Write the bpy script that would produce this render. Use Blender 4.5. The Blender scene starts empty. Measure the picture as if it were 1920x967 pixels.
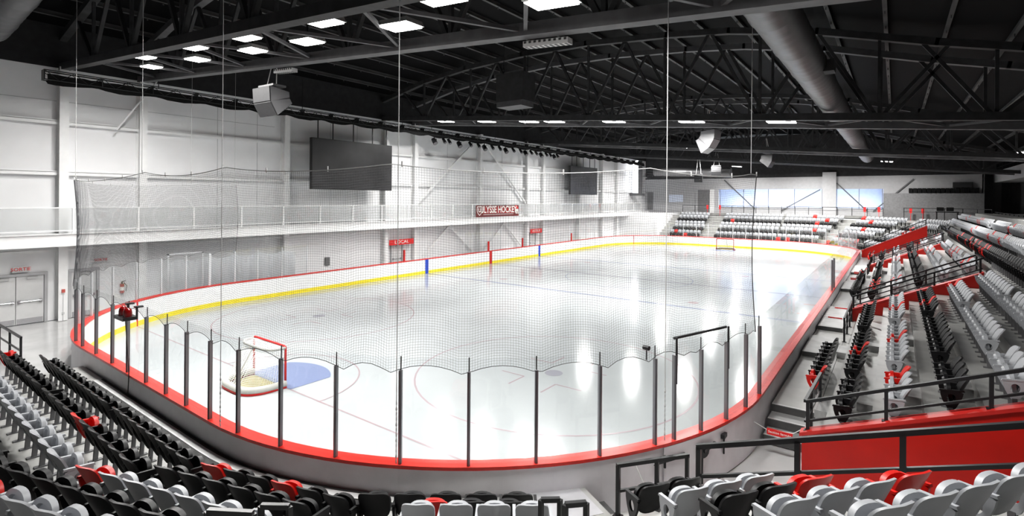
import bpy, math, random
from math import sin, cos, pi, radians, hypot, atan2
from mathutils import Vector, Matrix
random.seed(7)
SC = bpy.context.scene
COL = SC.collection

# ------------------------------------------------------------------ camera
F, V0, YAW, ROLL = 968.6, 371.57, .638, .007
CAM = (28.735, -5.173, 5.791)
cd = bpy.data.cameras.new('camera')
cam = bpy.data.objects.new('camera', cd)
COL.objects.link(cam)
SC.camera = cam
cd.sensor_width = 36
cd.lens = 36 * F / 1920
cd.shift_y = -(483.5 - V0) / 1920
cd.clip_end = 400
cam.matrix_world = (Matrix.Translation(CAM) @ Matrix.Rotation(YAW, 4, 'Z') @ Matrix.Rotation(pi / 2, 4, 'X')
                    @ Matrix.Rotation(ROLL, 4, 'Z'))

def proj(X, Y, Z):
    fx, fy = -sin(YAW), cos(YAW)
    dx, dy, dz = X - CAM[0], Y - CAM[1], Z - CAM[2]
    z = dx * fx + dy * fy
    x = dx * cos(YAW) + dy * sin(YAW)
    if z < .3: return None
    return 960 + F * x / z, V0 - F * dz / z + .007 * F * x / z, z

# ------------------------------------------------------------------ materials
MATS = {}
def mat(name, col, rough=.5, metal=0., spec=.5, emit=0., noise=0., nscale=3., bump=0., bscale=40., wave=None):
    m = bpy.data.materials.new(name); m.use_nodes = True
    nt = m.node_tree; b = nt.nodes['Principled BSDF']
    b.inputs['Base Color'].default_value = (*col, 1)
    b.inputs['Roughness'].default_value = rough
    b.inputs['Metallic'].default_value = metal
    b.inputs['Specular IOR Level'].default_value = spec
    if emit:
        b.inputs['Emission Color'].default_value = (*col, 1)
        b.inputs['Emission Strength'].default_value = emit
    tc = nt.nodes.new('ShaderNodeTexCoord')
    if noise:
        n = nt.nodes.new('ShaderNodeTexNoise'); n.inputs['Scale'].default_value = nscale; n.inputs['Detail'].default_value = 5
        r = nt.nodes.new('ShaderNodeValToRGB')
        r.color_ramp.elements[0].color = (*[max(0, c * (1 - noise)) for c in col], 1)
        r.color_ramp.elements[1].color = (*[min(1, c * (1 + noise)) for c in col], 1)
        r.color_ramp.elements[0].position = .3; r.color_ramp.elements[1].position = .7
        nt.links.new(tc.outputs['Object'], n.inputs['Vector']); nt.links.new(n.outputs['Fac'], r.inputs['Fac'])
        nt.links.new(r.outputs['Color'], b.inputs['Base Color'])
    if bump:
        bp = nt.nodes.new('ShaderNodeBump'); bp.inputs['Strength'].default_value = bump
        if wave:
            t = nt.nodes.new('ShaderNodeTexWave'); t.bands_direction = wave; t.inputs['Scale'].default_value = bscale
            nt.links.new(tc.outputs['Object'], t.inputs['Vector']); nt.links.new(t.outputs['Fac'], bp.inputs['Height'])
        else:
            t = nt.nodes.new('ShaderNodeTexNoise'); t.inputs['Scale'].default_value = bscale; t.inputs['Detail'].default_value = 4
            nt.links.new(tc.outputs['Object'], t.inputs['Vector']); nt.links.new(t.outputs['Fac'], bp.inputs['Height'])
        nt.links.new(bp.outputs['Normal'], b.inputs['Normal'])
    MATS[name] = m
    return m

def glass_mat(name, refl=.07, tint=(.97, .985, .98), haze=0., hazecol=(.8, .83, .85)):
    m = bpy.data.materials.new(name); m.use_nodes = True
    nt = m.node_tree; nt.nodes.clear()
    out = nt.nodes.new('ShaderNodeOutputMaterial')
    t = nt.nodes.new('ShaderNodeBsdfTransparent'); t.inputs['Color'].default_value = (*tint, 1)
    g = nt.nodes.new('ShaderNodeBsdfGlossy'); g.inputs['Roughness'].default_value = .02
    lw = nt.nodes.new('ShaderNodeLayerWeight'); lw.inputs['Blend'].default_value = .25
    mp = nt.nodes.new('ShaderNodeMath'); mp.operation = 'MULTIPLY_ADD'; mp.inputs[1].default_value = .35; mp.inputs[2].default_value = refl
    mx = nt.nodes.new('ShaderNodeMixShader')
    nt.links.new(lw.outputs['Fresnel'], mp.inputs[0]); nt.links.new(mp.outputs[0], mx.inputs[0])
    nt.links.new(t.outputs[0], mx.inputs[1]); nt.links.new(g.outputs[0], mx.inputs[2])
    last = mx
    if haze:
        d = nt.nodes.new('ShaderNodeBsdfDiffuse'); d.inputs['Color'].default_value = (*hazecol, 1)
        m2 = nt.nodes.new('ShaderNodeMixShader'); m2.inputs[0].default_value = haze
        nt.links.new(mx.outputs[0], m2.inputs[1]); nt.links.new(d.outputs[0], m2.inputs[2]); last = m2
    nt.links.new(last.outputs[0], out.inputs['Surface'])
    MATS[name] = m
    return m

def net_mat(name, col, pitch, thread):
    """square knotted net, uv in metres"""
    m = bpy.data.materials.new(name); m.use_nodes = True
    nt = m.node_tree; nt.nodes.clear(); L = nt.links.new
    out = nt.nodes.new('ShaderNodeOutputMaterial')
    uv = nt.nodes.new('ShaderNodeUVMap')
    sp = nt.nodes.new('ShaderNodeSeparateXYZ'); L(uv.outputs['UV'], sp.inputs[0])
    res = []
    for ax in ('X', 'Y'):
        mul = nt.nodes.new('ShaderNodeMath'); mul.operation = 'MULTIPLY'; mul.inputs[1].default_value = 1 / pitch
        fr = nt.nodes.new('ShaderNodeMath'); fr.operation = 'FRACT'
        lt = nt.nodes.new('ShaderNodeMath'); lt.operation = 'LESS_THAN'; lt.inputs[1].default_value = thread / pitch
        L(sp.outputs[ax], mul.inputs[0]); L(mul.outputs[0], fr.inputs[0]); L(fr.outputs[0], lt.inputs[0]); res.append(lt)
    mx = nt.nodes.new('ShaderNodeMath'); mx.operation = 'MAXIMUM'
    L(res[0].outputs[0], mx.inputs[0]); L(res[1].outputs[0], mx.inputs[1])
    t = nt.nodes.new('ShaderNodeBsdfTransparent')
    d = nt.nodes.new('ShaderNodeBsdfDiffuse'); d.inputs['Color'].default_value = (*col, 1)
    ms = nt.nodes.new('ShaderNodeMixShader')
    L(mx.outputs[0], ms.inputs[0]); L(t.outputs[0], ms.inputs[1]); L(d.outputs[0], ms.inputs[2]); L(ms.outputs[0], out.inputs['Surface'])
    MATS[name] = m
    return m

mat('ice', (.44, .465, .475), .13, spec=.5, noise=.05, nscale=.35, bump=.012, bscale=6)
mat('ice_line_blue', (.27, .29, .37), .2, spec=.5)
mat('ice_line_red', (.38, .31, .33), .2, spec=.5)
mat('ice_line_grey', (.30, .30, .34), .2, spec=.5)
mat('crease_blue', (.20, .24, .38), .25, spec=.5)
mat('crease_yellow', (.42, .37, .16), .25, spec=.5)
mat('board_white', (.86, .86, .87), .35, noise=.03)
mat('kick_yellow', (.86, .72, .05), .4, noise=.06)
mat('cap_red', (.62, .035, .025), .3, noise=.12, nscale=8)
mat('stripe_blue', (.03, .08, .5), .4)
mat('stripe_red', (.55, .015, .015), .4)
mat('board_outer', (.74, .72, .74), .45, noise=.06, nscale=2)
mat('post_dark', (.20, .20, .215), .32, metal=.6)
mat('post_light', (.72, .73, .75), .35, metal=.2)
mat('black_steel', (.022, .022, .024), .35, spec=.5)
mat('seat_black', (.010, .010, .011), .42, spec=.35, noise=.2)
mat('seat_grey', (.38, .39, .41), .42, noise=.05)
mat('seat_red', (.55, .018, .012), .38, noise=.06)
mat('steel_grey', (.13, .13, .135), .5, noise=.15)
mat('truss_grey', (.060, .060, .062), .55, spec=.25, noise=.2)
mat('truss_lit', (.12, .12, .125), .55, noise=.15)  # paler truss grey: lamp light on rear chords and lacing put into the colour
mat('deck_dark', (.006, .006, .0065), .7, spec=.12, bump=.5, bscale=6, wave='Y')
mat('purlin', (.085, .085, .085), .6, noise=.3, nscale=1)
mat('duct', (.17, .17, .175), .42, metal=.6, bump=.35, bscale=12, wave='Y')
mat('duct_x', (.17, .17, .175), .42, metal=.6, bump=.35, bscale=12, wave='X')
mat('wall_white', (.86, .86, .87), .6, noise=.03, nscale=.8, bump=.12, bscale=7, wave='Y')
mat('steel_white', (.86, .86, .86), .5, noise=.03)
mat('paint_white', (.8, .8, .8), .5, noise=.03)
mat('wall_grey', (.46, .46, .47), .7, noise=.05)
mat('block_grey', (.20, .20, .205), .8, noise=.12, nscale=6)
mat('wall_dark', (.035, .035, .037), .7, noise=.2)
mat('concrete', (.38, .38, .37), .32, noise=.12, nscale=2.2, bump=.05, bscale=12)
mat('concrete_step', (.40, .40, .40), .4, noise=.14, nscale=2.5)
mat('concrete_dark', (.10, .10, .10), .5, noise=.2)
mat('floor_gloss', (.62, .62, .62), .12, noise=.08, nscale=.9)
mat('red_paint', (.46, .012, .006), .35, noise=.07, nscale=2)
mat('red_coping', (.50, .03, .025), .35, noise=.07)
mat('sign_red', (.72, .03, .03), .5)
mat('banner_red', (.36, .02, .02), .5)
mat('sign_maroon', (.17, .02, .02), .5)
mat('sign_white', (.92, .9, .86), .5)
mat('screen_dark', (.05, .05, .052), .35, noise=.3, nscale=.6)
mat('screen_edge', (.02, .02, .02), .4)
mat('black_cloth', (.012, .012, .012), .9, noise=.3, nscale=6)
mat('speaker_grille', (.035, .035, .037), .5, metal=.2, noise=.1, nscale=9)
mat('speaker_side', (.14, .14, .145), .45)
mat('speaker_white', (.30, .30, .31), .4)
mat('light_emit', (1, .98, .95), emit=9.)
mat('strip_white', (.6, .6, .6), .4)
mat('strip_dark', (.05, .05, .05), .4)
mat('cable_white', (.75, .75, .74), .5)
mat('cable_grey', (.5, .5, .5), .5)
mat('cable_dark', (.05, .05, .05), .5)
mat('lens_red', (.22, .006, .006), .15)
mat('door_white', (.66, .66, .66), .4, noise=.03)
mat('chrome', (.7, .7, .72), .2, metal=.9)
mat('exting_red', (.5, .12, .1), .4)
mat('grey_pad', (.46, .46, .44), .6, noise=.06)
mat('hall_wall', (.72, .78, .90), .7, noise=.04)
mat('daylight', (.95, .97, 1.), emit=3.5)
mat('gutter_dark', (.05, .05, .05), .7, noise=.3)
mat('nosing', (.62, .62, .62), .4, noise=.1)
mat('ramp_grey', (.46, .46, .48), .4, noise=.08)
glass_mat('rink_glass', .035, (.955, .965, .965), .03)
glass_mat('side_glass', .06, (.93, .94, .94), .14)
glass_mat('window_glass', .03, (.92, .95, 1.), .05, (.7, .78, .95))
glass_mat('guard_glass', .04, (.93, .94, .94), .22, (.8, .8, .8))
glass_mat('plastic_sheet', .04, (.8, .82, .84), .5, (.78, .8, .82))
mat('net_cord', (.045, .045, .05), .7)
net_mat('goal_net', (.85, .85, .82), .05, .009)

# ------------------------------------------------------------------ mesh builder
class MB:
    def __init__(s): s.v, s.f, s.m, s.uv, s.cur = [], [], [], {}, 0
    def add(s, vs, fs, m=None, uvs=None):
        b = len(s.v); s.v += [tuple(v) for v in vs]; mi = s.cur if m is None else m
        for k, f in enumerate(fs):
            if uvs: s.uv[len(s.f)] = uvs[k]
            s.f.append(tuple(b + i for i in f)); s.m.append(mi)
        return s
    def quad(s, a, b, c, d, m=None, uv=None): return s.add([a, b, c, d], [(0, 1, 2, 3)], m, [uv] if uv else None)
    def hexa(s, p, m=None):
        return s.add(p, [(0, 3, 2, 1), (4, 5, 6, 7), (0, 1, 5, 4), (1, 2, 6, 5), (2, 3, 7, 6), (3, 0, 4, 7)], m)
    def box(s, x0, x1, y0, y1, z0, z1, m=None):
        return s.hexa([(x0, y0, z0), (x1, y0, z0), (x1, y1, z0), (x0, y1, z0), (x0, y0, z1), (x1, y0, z1), (x1, y1, z1), (x0, y1, z1)], m)
    def bar(s, p0, p1, w, h, m=None, up=(0, 0, 1)):
        p0, p1 = Vector(p0), Vector(p1); d = (p1 - p0).normalized(); u = Vector(up)
        if abs(d.dot(u)) > .98: u = Vector((1, 0, 0))
        sd = d.cross(u).normalized(); u = sd.cross(d).normalized()
        a, b = sd * w / 2, u * h / 2
        return s.hexa([p0 - a - b, p0 + a - b, p0 + a + b, p0 - a + b, p1 - a - b, p1 + a - b, p1 + a + b, p1 - a + b], m)
    def tube(s, p0, p1, r, n=8, m=None, r1=None): return s.path([p0, p1], r, n, m, r1=r1)
    def path(s, pts, r, n=8, m=None, closed=False, r1=None):
        pts = [Vector(p) for p in pts]; N = len(pts); rings = []
        prev = None
        for i, p in enumerate(pts):
            a = pts[i - 1] if (i > 0 or closed) else p; b = pts[(i + 1) % N] if (i < N - 1 or closed) else p
            d = (b - a).normalized()
            if prev is None:
                u = Vector((0, 0, 1)) if abs(d.z) < .9 else Vector((1, 0, 0))
            else: u = prev
            sd = d.cross(u).normalized(); u = sd.cross(d).normalized(); prev = u
            rr = r if r1 is None else r + (r1 - r) * i / (N - 1)
            rings.append([p + sd * rr * cos(2 * pi * k / n) + u * rr * sin(2 * pi * k / n) for k in range(n)])
        vs = [v for g in rings for v in g]; fs = []
        for i in range(N if closed else N - 1):
            j = (i + 1) % N
            for k in range(n): fs.append((i * n + k, i * n + (k + 1) % n, j * n + (k + 1) % n, j * n + k))
        if not closed:
            fs.append(tuple(range(n - 1, -1, -1))); fs.append(tuple((N - 1) * n + k for k in range(n)))
        return s.add(vs, fs, m)
    def prism(s, poly, z0, z1, m=None):
        n = len(poly)
        zs0 = z0 if isinstance(z0, (list, tuple)) else [z0] * n
        zs1 = z1 if isinstance(z1, (list, tuple)) else [z1] * n
        vs = [(x, y, zs0[i]) for i, (x, y) in enumerate(poly)] + [(x, y, zs1[i]) for i, (x, y) in enumerate(poly)]
        fs = [tuple(range(n - 1, -1, -1)), tuple(range(n, 2 * n))] + [(i, (i + 1) % n, n + (i + 1) % n, n + i) for i in range(n)]
        return s.add(vs, fs, m)
    def extr(s, poly3, off, m=None):
        n = len(poly3); o = Vector(off)
        vs = [Vector(p) for p in poly3] + [Vector(p) + o for p in poly3]
        fs = [tuple(range(n - 1, -1, -1)), tuple(range(n, 2 * n))] + [(i, (i + 1) % n, n + (i + 1) % n, n + i) for i in range(n)]
        return s.add(vs, fs, m)
    def strip(s, A, B, m=None, closed=False, uvs=None):
        n = len(A)
        vs = list(A) + list(B); fs = []; uu = []
        for i in range(n if closed else n - 1):
            j = (i + 1) % n; fs.append((i, j, n + j, n + i))
            if uvs: uu.append((uvs[0][i], uvs[0][j], uvs[1][j], uvs[1][i]))
        return s.add(vs, fs, m, uu if uvs else None)
    def mesh(s, name, mats, smooth=False):
        me = bpy.data.meshes.new(name); me.from_pydata([tuple(v) for v in s.v], [], s.f)
        for mm in mats: me.materials.append(MATS[mm])
        me.polygons.foreach_set('material_index', s.m)
        if s.uv:
            l = me.uv_layers.new(name='UVMap')
            for pi_, u in s.uv.items():
                p = me.polygons[pi_]
                for k, li in enumerate(p.loop_indices): l.data[li].uv = u[k]
        if smooth is True: me.polygons.foreach_set('use_smooth', [True] * len(s.f))
        me.update()
        if smooth == 'auto':
            me.polygons.foreach_set('use_smooth', [True] * len(s.f))
            try: me.set_sharp_from_angle(angle=radians(40))
            except Exception: pass
        return me
    def build(s, name, mats, parent=None, smooth=False):
        if isinstance(mats, str): mats = [mats]
        o = bpy.data.objects.new(name, s.mesh(name, mats, smooth)); COL.objects.link(o)
        if parent is not None: adopt(o, parent)
        return o

def world_of(o):
    M = o.matrix_basis.copy()
    if o.parent is not None: M = world_of(o.parent) @ o.matrix_parent_inverse @ M
    return M
def adopt(o, parent):
    o.parent = parent; o.matrix_parent_inverse = world_of(parent).inverted()
def tag(o, label=None, cat=None, group=None, kind=None):
    if label: o['label'] = label
    if cat: o['category'] = cat
    if group: o['group'] = group
    if kind: o['kind'] = kind
    return o
def thing(name, loc, label, cat, group=None):
    o = bpy.data.objects.new(name, None); COL.objects.link(o); o.location = loc
    o.empty_display_size = .2
    return tag(o, label, cat, group)
def struct(o, label=None): o['kind'] = 'structure'; return o
ORD = 'first second third fourth fifth sixth seventh eighth ninth tenth eleventh twelfth thirteenth fourteenth fifteenth sixteenth seventeenth eighteenth nineteenth twentieth'.split()
def nth(i):
    if i < 20: return ORD[i]
    t = {2: 'twenty', 3: 'thirty', 4: 'forty', 5: 'fifty', 6: 'sixty', 7: 'seventy', 8: 'eighty', 9: 'ninety'}[(i + 1) // 10]; u = (i + 1) % 10
    return (t[:-1] + 'ieth') if u == 0 else t + '-' + ORD[u - 1]

def text_mesh(name, body, height, matname, M, parent=None, xscale=1., bold=0.):
    cu = bpy.data.curves.new('txt', 'FONT'); cu.body = body; cu.size = height / .72; cu.align_x = 'CENTER'; cu.align_y = 'CENTER'
    cu.extrude = .004; cu.offset = bold; cu.resolution_u = 3
    to = bpy.data.objects.new('txt', cu); COL.objects.link(to)
    dg = bpy.context.evaluated_depsgraph_get()
    me = bpy.data.meshes.new_from_object(to.evaluated_get(dg))
    bpy.data.objects.remove(to); bpy.data.curves.remove(cu)
    me.name = name; me.materials.clear(); me.materials.append(MATS[matname])
    me.transform(Matrix.Diagonal((xscale, 1, 1, 1))); me.transform(M)
    o = bpy.data.objects.new(name, me); COL.objects.link(o)
    if parent is not None: adopt(o, parent)
    return o
def plane_M(origin, right, up):
    r, u = Vector(right).normalized(), Vector(up).normalized(); n = r.cross(u)
    M = Matrix.Identity(4)
    for i in range(3): M[i][0], M[i][1], M[i][2], M[i][3] = r[i], u[i], n[i], origin[i]
    return M

# ------------------------------------------------------------------ rink
W, L, R = 25.91, 60.96, 8.53
CX, CY = W / 2, L / 2
BL = 7.78
def outline(d, step=.35):
    """closed rounded rectangle offset outwards by d, counter-clockwise from the near-left arc end"""
    pts = []
    def seg(a, b):
        n = max(1, int(hypot(b[0] - a[0], b[1] - a[1]) / 2.0))
        for i in range(n): pts.append((a[0] + (b[0] - a[0]) * i / n, a[1] + (b[1] - a[1]) * i / n))
    def arc(cx, cy, a0, a1):
        n = 30
        for i in range(n):
            a = a0 + (a1 - a0) * i / n; pts.append((cx + (R + d) * cos(a), cy + (R + d) * sin(a)))
    arc(R, R, pi, 1.5 * pi); seg((R, -d), (W - R, -d)); arc(W - R, R, 1.5 * pi, 2 * pi); seg((W + d, R), (W + d, L - R))
    arc(W - R, L - R, 0, .5 * pi); seg((W - R, L + d), (R, L + d)); arc(R, L - R, .5 * pi, pi); seg((-d, L - R), (-d, R))
    return pts
def at(pts, z): return [(x, y, z) for x, y in pts]
def ring(mb, d, z0, z1, m=None, d1=None):
    a = outline(d); b = outline(d if d1 is None else d1)
    mb.strip(at(a, z0), at(b, z1), m, closed=True)

# ice
mb = MB(); mb.add(at(outline(.02), 0.), [tuple(range(len(outline(.02))))])
ice = struct(mb.build('ice_sheet', 'ice'))
def chord(y):  # x-range of the ice at y
    if y < R: h = math.sqrt(max(0, R * R - (R - y) ** 2)); return R - h, W - R + h
    if y > L - R: h = math.sqrt(max(0, R * R - (y - L + R) ** 2)); return R - h, W - R + h
    return 0, W
def flat(name, quads, matn, z=.004):
    mb = MB()
    for q in quads: mb.add([(x, y, z) for x, y in q], [tuple(range(len(q)))])
    return mb.build(name, matn, ice)
def rect(x0, x1, y0, y1): return [(x0, y0), (x1, y0), (x1, y1), (x0, y1)]
def annulus(cx, cy, r, w, a0=0, a1=2 * pi, n=56):
    q = []
    for i in range(n):
        a, b = a0 + (a1 - a0) * i / n, a0 + (a1 - a0) * (i + 1) / n
        q.append([(cx + (r - w) * cos(a), cy + (r - w) * sin(a)), (cx + r * cos(a), cy + r * sin(a)), (cx + r * cos(b), cy + r * sin(b)), (cx + (r - w) * cos(b), cy + (r - w) * sin(b))])
    return q
for y in (CY - BL, CY + BL): flat('blue_line', [rect(.02, W - .02, y - .15, y + .15)], 'ice_line_blue')
flat('centre_line', [rect(.02, W - .02, CY - .15, CY + .15)], 'ice_line_grey', .005)
for y in (3.35, L - 3.35):
    a, b = chord(y); flat('goal_line', [rect(a + .1, b - .1, y - .03, y + .03)], 'ice_line_red')
flat('centre_circle', annulus(CX, CY, 4.57, .06), 'ice_line_blue', .006)
for y in (9.45, L - 9.45):
    for x in (CX - 6.71, CX + 6.71):
        flat('faceoff_circle', annulus(x, y, 4.57, .06), 'ice_line_red')
        flat('faceoff_spot', annulus(x, y, .3, .29, n=20), 'ice_line_grey', .005)
        hs = []
        for sx in (-1, 1):
            for sy in (-1, 1):
                hs.append(rect(*sorted((x + sx * .6, x + sx * 1.5)), y + sy * .85 - .03, y + sy * .85 + .03))
                hs.append(rect(x + sx * .6 - .03, x + sx * .6 + .03, *sorted((y + sy * .85, y + sy * 1.7))))
        flat('hash_mark', hs, 'ice_line_red', .0045)
for y in (CY - BL + 1.5, CY + BL - 1.5):
    for x in (CX - 6.71, CX + 6.71): flat('faceoff_spot', annulus(x, y, .3, .29, n=20), 'ice_line_red', .005)
for y, s in ((3.35, 1), (L - 3.35, -1)):
    poly = [(CX - 1.22, y), (CX + 1.22, y)]
    a0 = math.acos(1.22 / 1.83)
    for i in range(25):
        a = a0 + (pi - 2 * a0) * i / 24; poly.append((CX + 1.83 * cos(a), y + s * 1.83 * sin(a)))
    if s < 0: poly = poly[::-1]
    flat('goal_crease', [poly], 'crease_blue', .007)
    flat('crease_outline', annulus(CX, y, 2.75, .05, 0 if s > 0 else pi, pi if s > 0 else 2 * pi, 40), 'ice_line_red', .0075)
    back = [(CX - .9, y), (CX - .9, y - s * .55), (CX - .5, y - s * .95), (CX + .5, y - s * .95), (CX + .9, y - s * .55), (CX + .9, y)]
    flat('goal_floor', [back if s > 0 else back[::-1]], 'crease_yellow', .008)

# boards
boards = thing('rink_boards', (CX, CY, 0), 'white dasher boards with yellow kick strip and red cap around the ice', 'rink boards')
mb = MB(); ring(mb, 0, .2, 1.07); mb.build('board_panel', 'board_white', boards)
mb = MB(); ring(mb, -.012, 0, .22); ring(mb, -.012, .22, .22, d1=0.002); mb.build('kick_strip', 'kick_yellow', boards)
mb = MB(); ring(mb, -.015, 1.07, 1.1); ring(mb, -.015, 1.1, 1.105, d1=.12); ring(mb, .12, 1.105, 1.12, d1=.14); ring(mb, .14, 1.12, 1.12, d1=.29); ring(mb, .29, 1.12, 1.06); ring(mb, -.015, 1.07, 1.06, d1=.29)
mb.build('cap_rail', 'cap_red', boards)
mb = MB(); ring(mb, .26, 0, 1.065); mb.build('outer_skirt', 'board_outer', boards)
for y, m_ in ((CY - BL, 'stripe_blue'), (CY, 'stripe_red'), (CY + BL, 'stripe_blue')):
    for x0, x1 in ((.0, .025), (W - .025, W)):
        mb = MB(); mb.box(x0, x1, y - .16, y + .16, 0, 1.068); mb.build('line_stripe', m_, boards)
for x in (5.4, ):
    pass
mb = MB(); a, b = chord(3.35); mb.box(a - .0, a + .03, 3.32, 3.38, 0, 1.068); mb.build('goal_line_stripe', 'stripe_red', boards)
a, b = chord(L - 3.35); mb = MB(); mb.box(a - .0, a + .03, L - 3.38, L - 3.32, 0, 1.068); mb.build('goal_line_stripe', 'stripe_red', boards)

# gate in the near right corner
def arcp(ang, d): return (W - R + (R + d) * cos(ang), R + (R + d) * sin(ang))
gate = thing('rink_gate', (25.5, 5.6, 0), 'wide ice resurfacer gate in curved boards with black hinges and latch', 'gate')
def apts(a0, a1, d, n=8): return [arcp(a0 + (a1 - a0) * i / n, d) for i in range(n + 1)]
g0, g1 = -.475, -.245
mb = MB()
A = apts(g0, g1, .262); B = apts(g0, g1, .285)
mb.strip(at(B, .03), at(B, 1.05)); mb.strip(at(A, 1.05), at(B, 1.05)); mb.strip(at(A, .03), at(B, .03))
mb.quad((*A[0], .03), (*B[0], .03), (*B[0], 1.05), (*A[0], 1.05)); mb.quad((*A[-1], .03), (*B[-1], .03), (*B[-1], 1.05), (*A[-1], 1.05))
mb.build('gate_panel', 'board_outer', gate)
for z in (.22, .78):
    mb = MB(); B2 = apts(g0 - .03, g0 + .06, .29, 4); B3 = apts(g0 - .03, g0 + .06, .325, 4)
    mb.strip(at(B3, z), at(B3, z + .07)); mb.strip(at(B2, z + .07), at(B3, z + .07)); mb.strip(at(B2, z), at(B3, z))
    p = arcp(g0, .31); mb.tube((*p, z - .1), (*p, z + .13), .025, 8); mb.build('hinge', 'black_steel', gate)
mb = MB(); p = arcp(-.36, .3)
mb.tube((p[0], p[1], .78), (p[0] + .06, p[1] - .04, .78), .14, 14); q = arcp(-.33, .36); mb.bar((p[0] + .06, p[1] - .04, .78), (q[0] + .03, q[1] + .12, .84), .05, .06)
mb.bar((p[0] + .03, p[1] - .02, .12), (p[0] + .03, p[1] - .02, .66), .03, .03); mb.build('latch_wheel', 'black_steel', gate)
mb = MB(); p = arcp(-.275, .3); mb.box(p[0] - .02, p[0] + .06, p[1] - .1, p[1] + .1, .84, .92); mb.bar((p[0] + .02, p[1], .5), (p[0] + .02, p[1], .9), .03, .03); mb.build('drop_bolt', 'black_steel', gate)

# glass posts on the near end and corners (positions along the dasher)
PN = [(6.2, .35), (7.1, .1), (7.67, -.05), (8.54, -.2), (9.83, -.2), (11.22, -.2), (12.42, -.2), (13.69, -.2), (14.92, -.2), (16.04, -.2), (17.2, -.2), (18.3, -.14), (19.48, .09), (20.66, .44),
      (21.8, .92), (22.8, 1.61), (23.71, 2.39), (24.45, 3.35), (25.09, 4.38), (25.3, 4.82), (25.58, 5.55), (25.82, 6.43), (25.95, 7.38), (26.05, 8.42)]
def snap(x, y, d=.2):
    if y < R and x > W - R: a = atan2(y - R, x - W + R); return (W - R + (R + d) * cos(a), R + (R + d) * sin(a), a)
    if y < R and x < R: a = atan2(y - R, x - R); return (R + (R + d) * cos(a), R + (R + d) * sin(a), a)
    if y > L - R and x > W - R: a = atan2(y - L + R, x - W + R); return (W - R + (R + d) * cos(a), L - R + (R + d) * sin(a), a)
    if y > L - R and x < R: a = atan2(y - L + R, x - R); return (R + (R + d) * cos(a), L - R + (R + d) * sin(a), a)
    if x > W - 3: return (W + d, y, 0)
    if x < 3: return (-d, y, pi)
    return (x, -d, -pi / 2) if y < CY else (x, L + d, pi / 2)
def post(p, z1, label, matn, group, w=.055, pin=True):
    x, y, a = p
    t = thing('glass_post', (x, y, 1.12), label, 'glass post', group)
    mb = MB(); nx, ny = cos(a), sin(a); tx, ty = -ny, nx
    poly = [(x + nx * dx + tx * dy, y + ny * dx + ty * dy) for dx, dy in ((-.02, -w / 2), (.045, -w / 2), (.065, 0), (.045, w / 2), (-.02, w / 2))]
    mb.prism(poly, 1.12, z1); mb.build('upright', matn, t)
    if pin:
        mb = MB(); mb.tube((x, y, z1), (x, y, 3.0), .011, 6); mb.build('top_pin', 'cable_dark', t)
    return t
def pane(p, q, z0, z1, label, matn, group):
    t = MB()
    n = 3; A = []
    for i in range(n + 1):
        f = i / n; s_ = snap(p[0] + (q[0] - p[0]) * f, p[1] + (q[1] - p[1]) * f, .2); A.append((s_[0], s_[1]))
    t.strip(at(A, z0), at(A, z1))
    o = t.build('glass_shield', matn); tag(o, label, 'glass pane', group); return o
near = [snap(*p) for p in PN]
for i, p in enumerate(near):
    if i < 2: continue
    if i in (19, ):
        pass
    post(p, 2.76, f'dark steel glass post on the near boards, {nth(i - 2)} from the door-side corner', 'post_dark', 'dark posts on the near end boards', pin=i not in (19, 21))
for i in range(len(near) - 1):
    pane(near[i], near[i + 1], 1.12, 2.98, f'clear glass pane above the near boards, {nth(i)} from the door-side corner', 'rink_glass', 'glass panes on the near end boards')
# gate lintel over the glass
t = thing('gate_frame', (25.3, 4.82, 2.7), 'black tube frame bridging the glass above the corner gate', 'frame')
p0, p1 = near[19], near[21]
mb = MB(); mb.tube((p0[0], p0[1], 3.08), (p1[0], p1[1], 3.08), .028, 8); mb.build('top_bar', 'black_steel', t)
for p in (p0, p1):
    mb = MB(); mb.tube((p[0] + .05, p[1], 2.2), (p[0] + .05, p[1], 3.1), .022, 8); mb.build('side_bar', 'black_steel', t)

# right hand boards: seamless glass
gy = [8.42] + [9.9 + 1.83 * i for i in range(23)] + [52.4]
rg = [(W + .2, y) for y in gy]
for i in range(len(rg) - 1):
    pane(rg[i], rg[i + 1], 1.12, 2.95, f'seamless glass pane beside the seating, {nth(i)} along from the corner post', 'side_glass', 'seamless panes beside the seating')
for k, y in enumerate((26.3, 27.4)):
    post(snap(W + .2, y), 2.7, ('first' if k == 0 else 'second') + ' of two slim dark posts framing the side board gate', 'post_dark', 'side gate posts', w=.025, pin=False)
# far end glass and posts
fp = [(25.9, 55.), (25.3, 56.8), (24.4, 58.4), (23.1, 59.6), (21.6, 60.5), (20.2, 60.9)] + [(18.75 - 1.45 * i, L + .2) for i in range(8)] + [(7.0, 60.9), (5.4, 60.4), (3.8, 59.5), (2.4, 58.3), (1.2, 56.8), (.3, 55.)]
fp = [snap(*p) for p in fp]
for i, p in enumerate(fp):
    post(p, 2.8, f'slim white glass post on the far end boards, {nth(i)} from the seating side', 'post_light', 'white posts on the far end boards', w=.06, pin=False)
    if i: pane(fp[i - 1], p, 1.12, 2.8, f'glass pane on the far end boards, {nth(i - 1)} from the seating side', 'rink_glass', 'glass panes on the far end boards')
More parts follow.
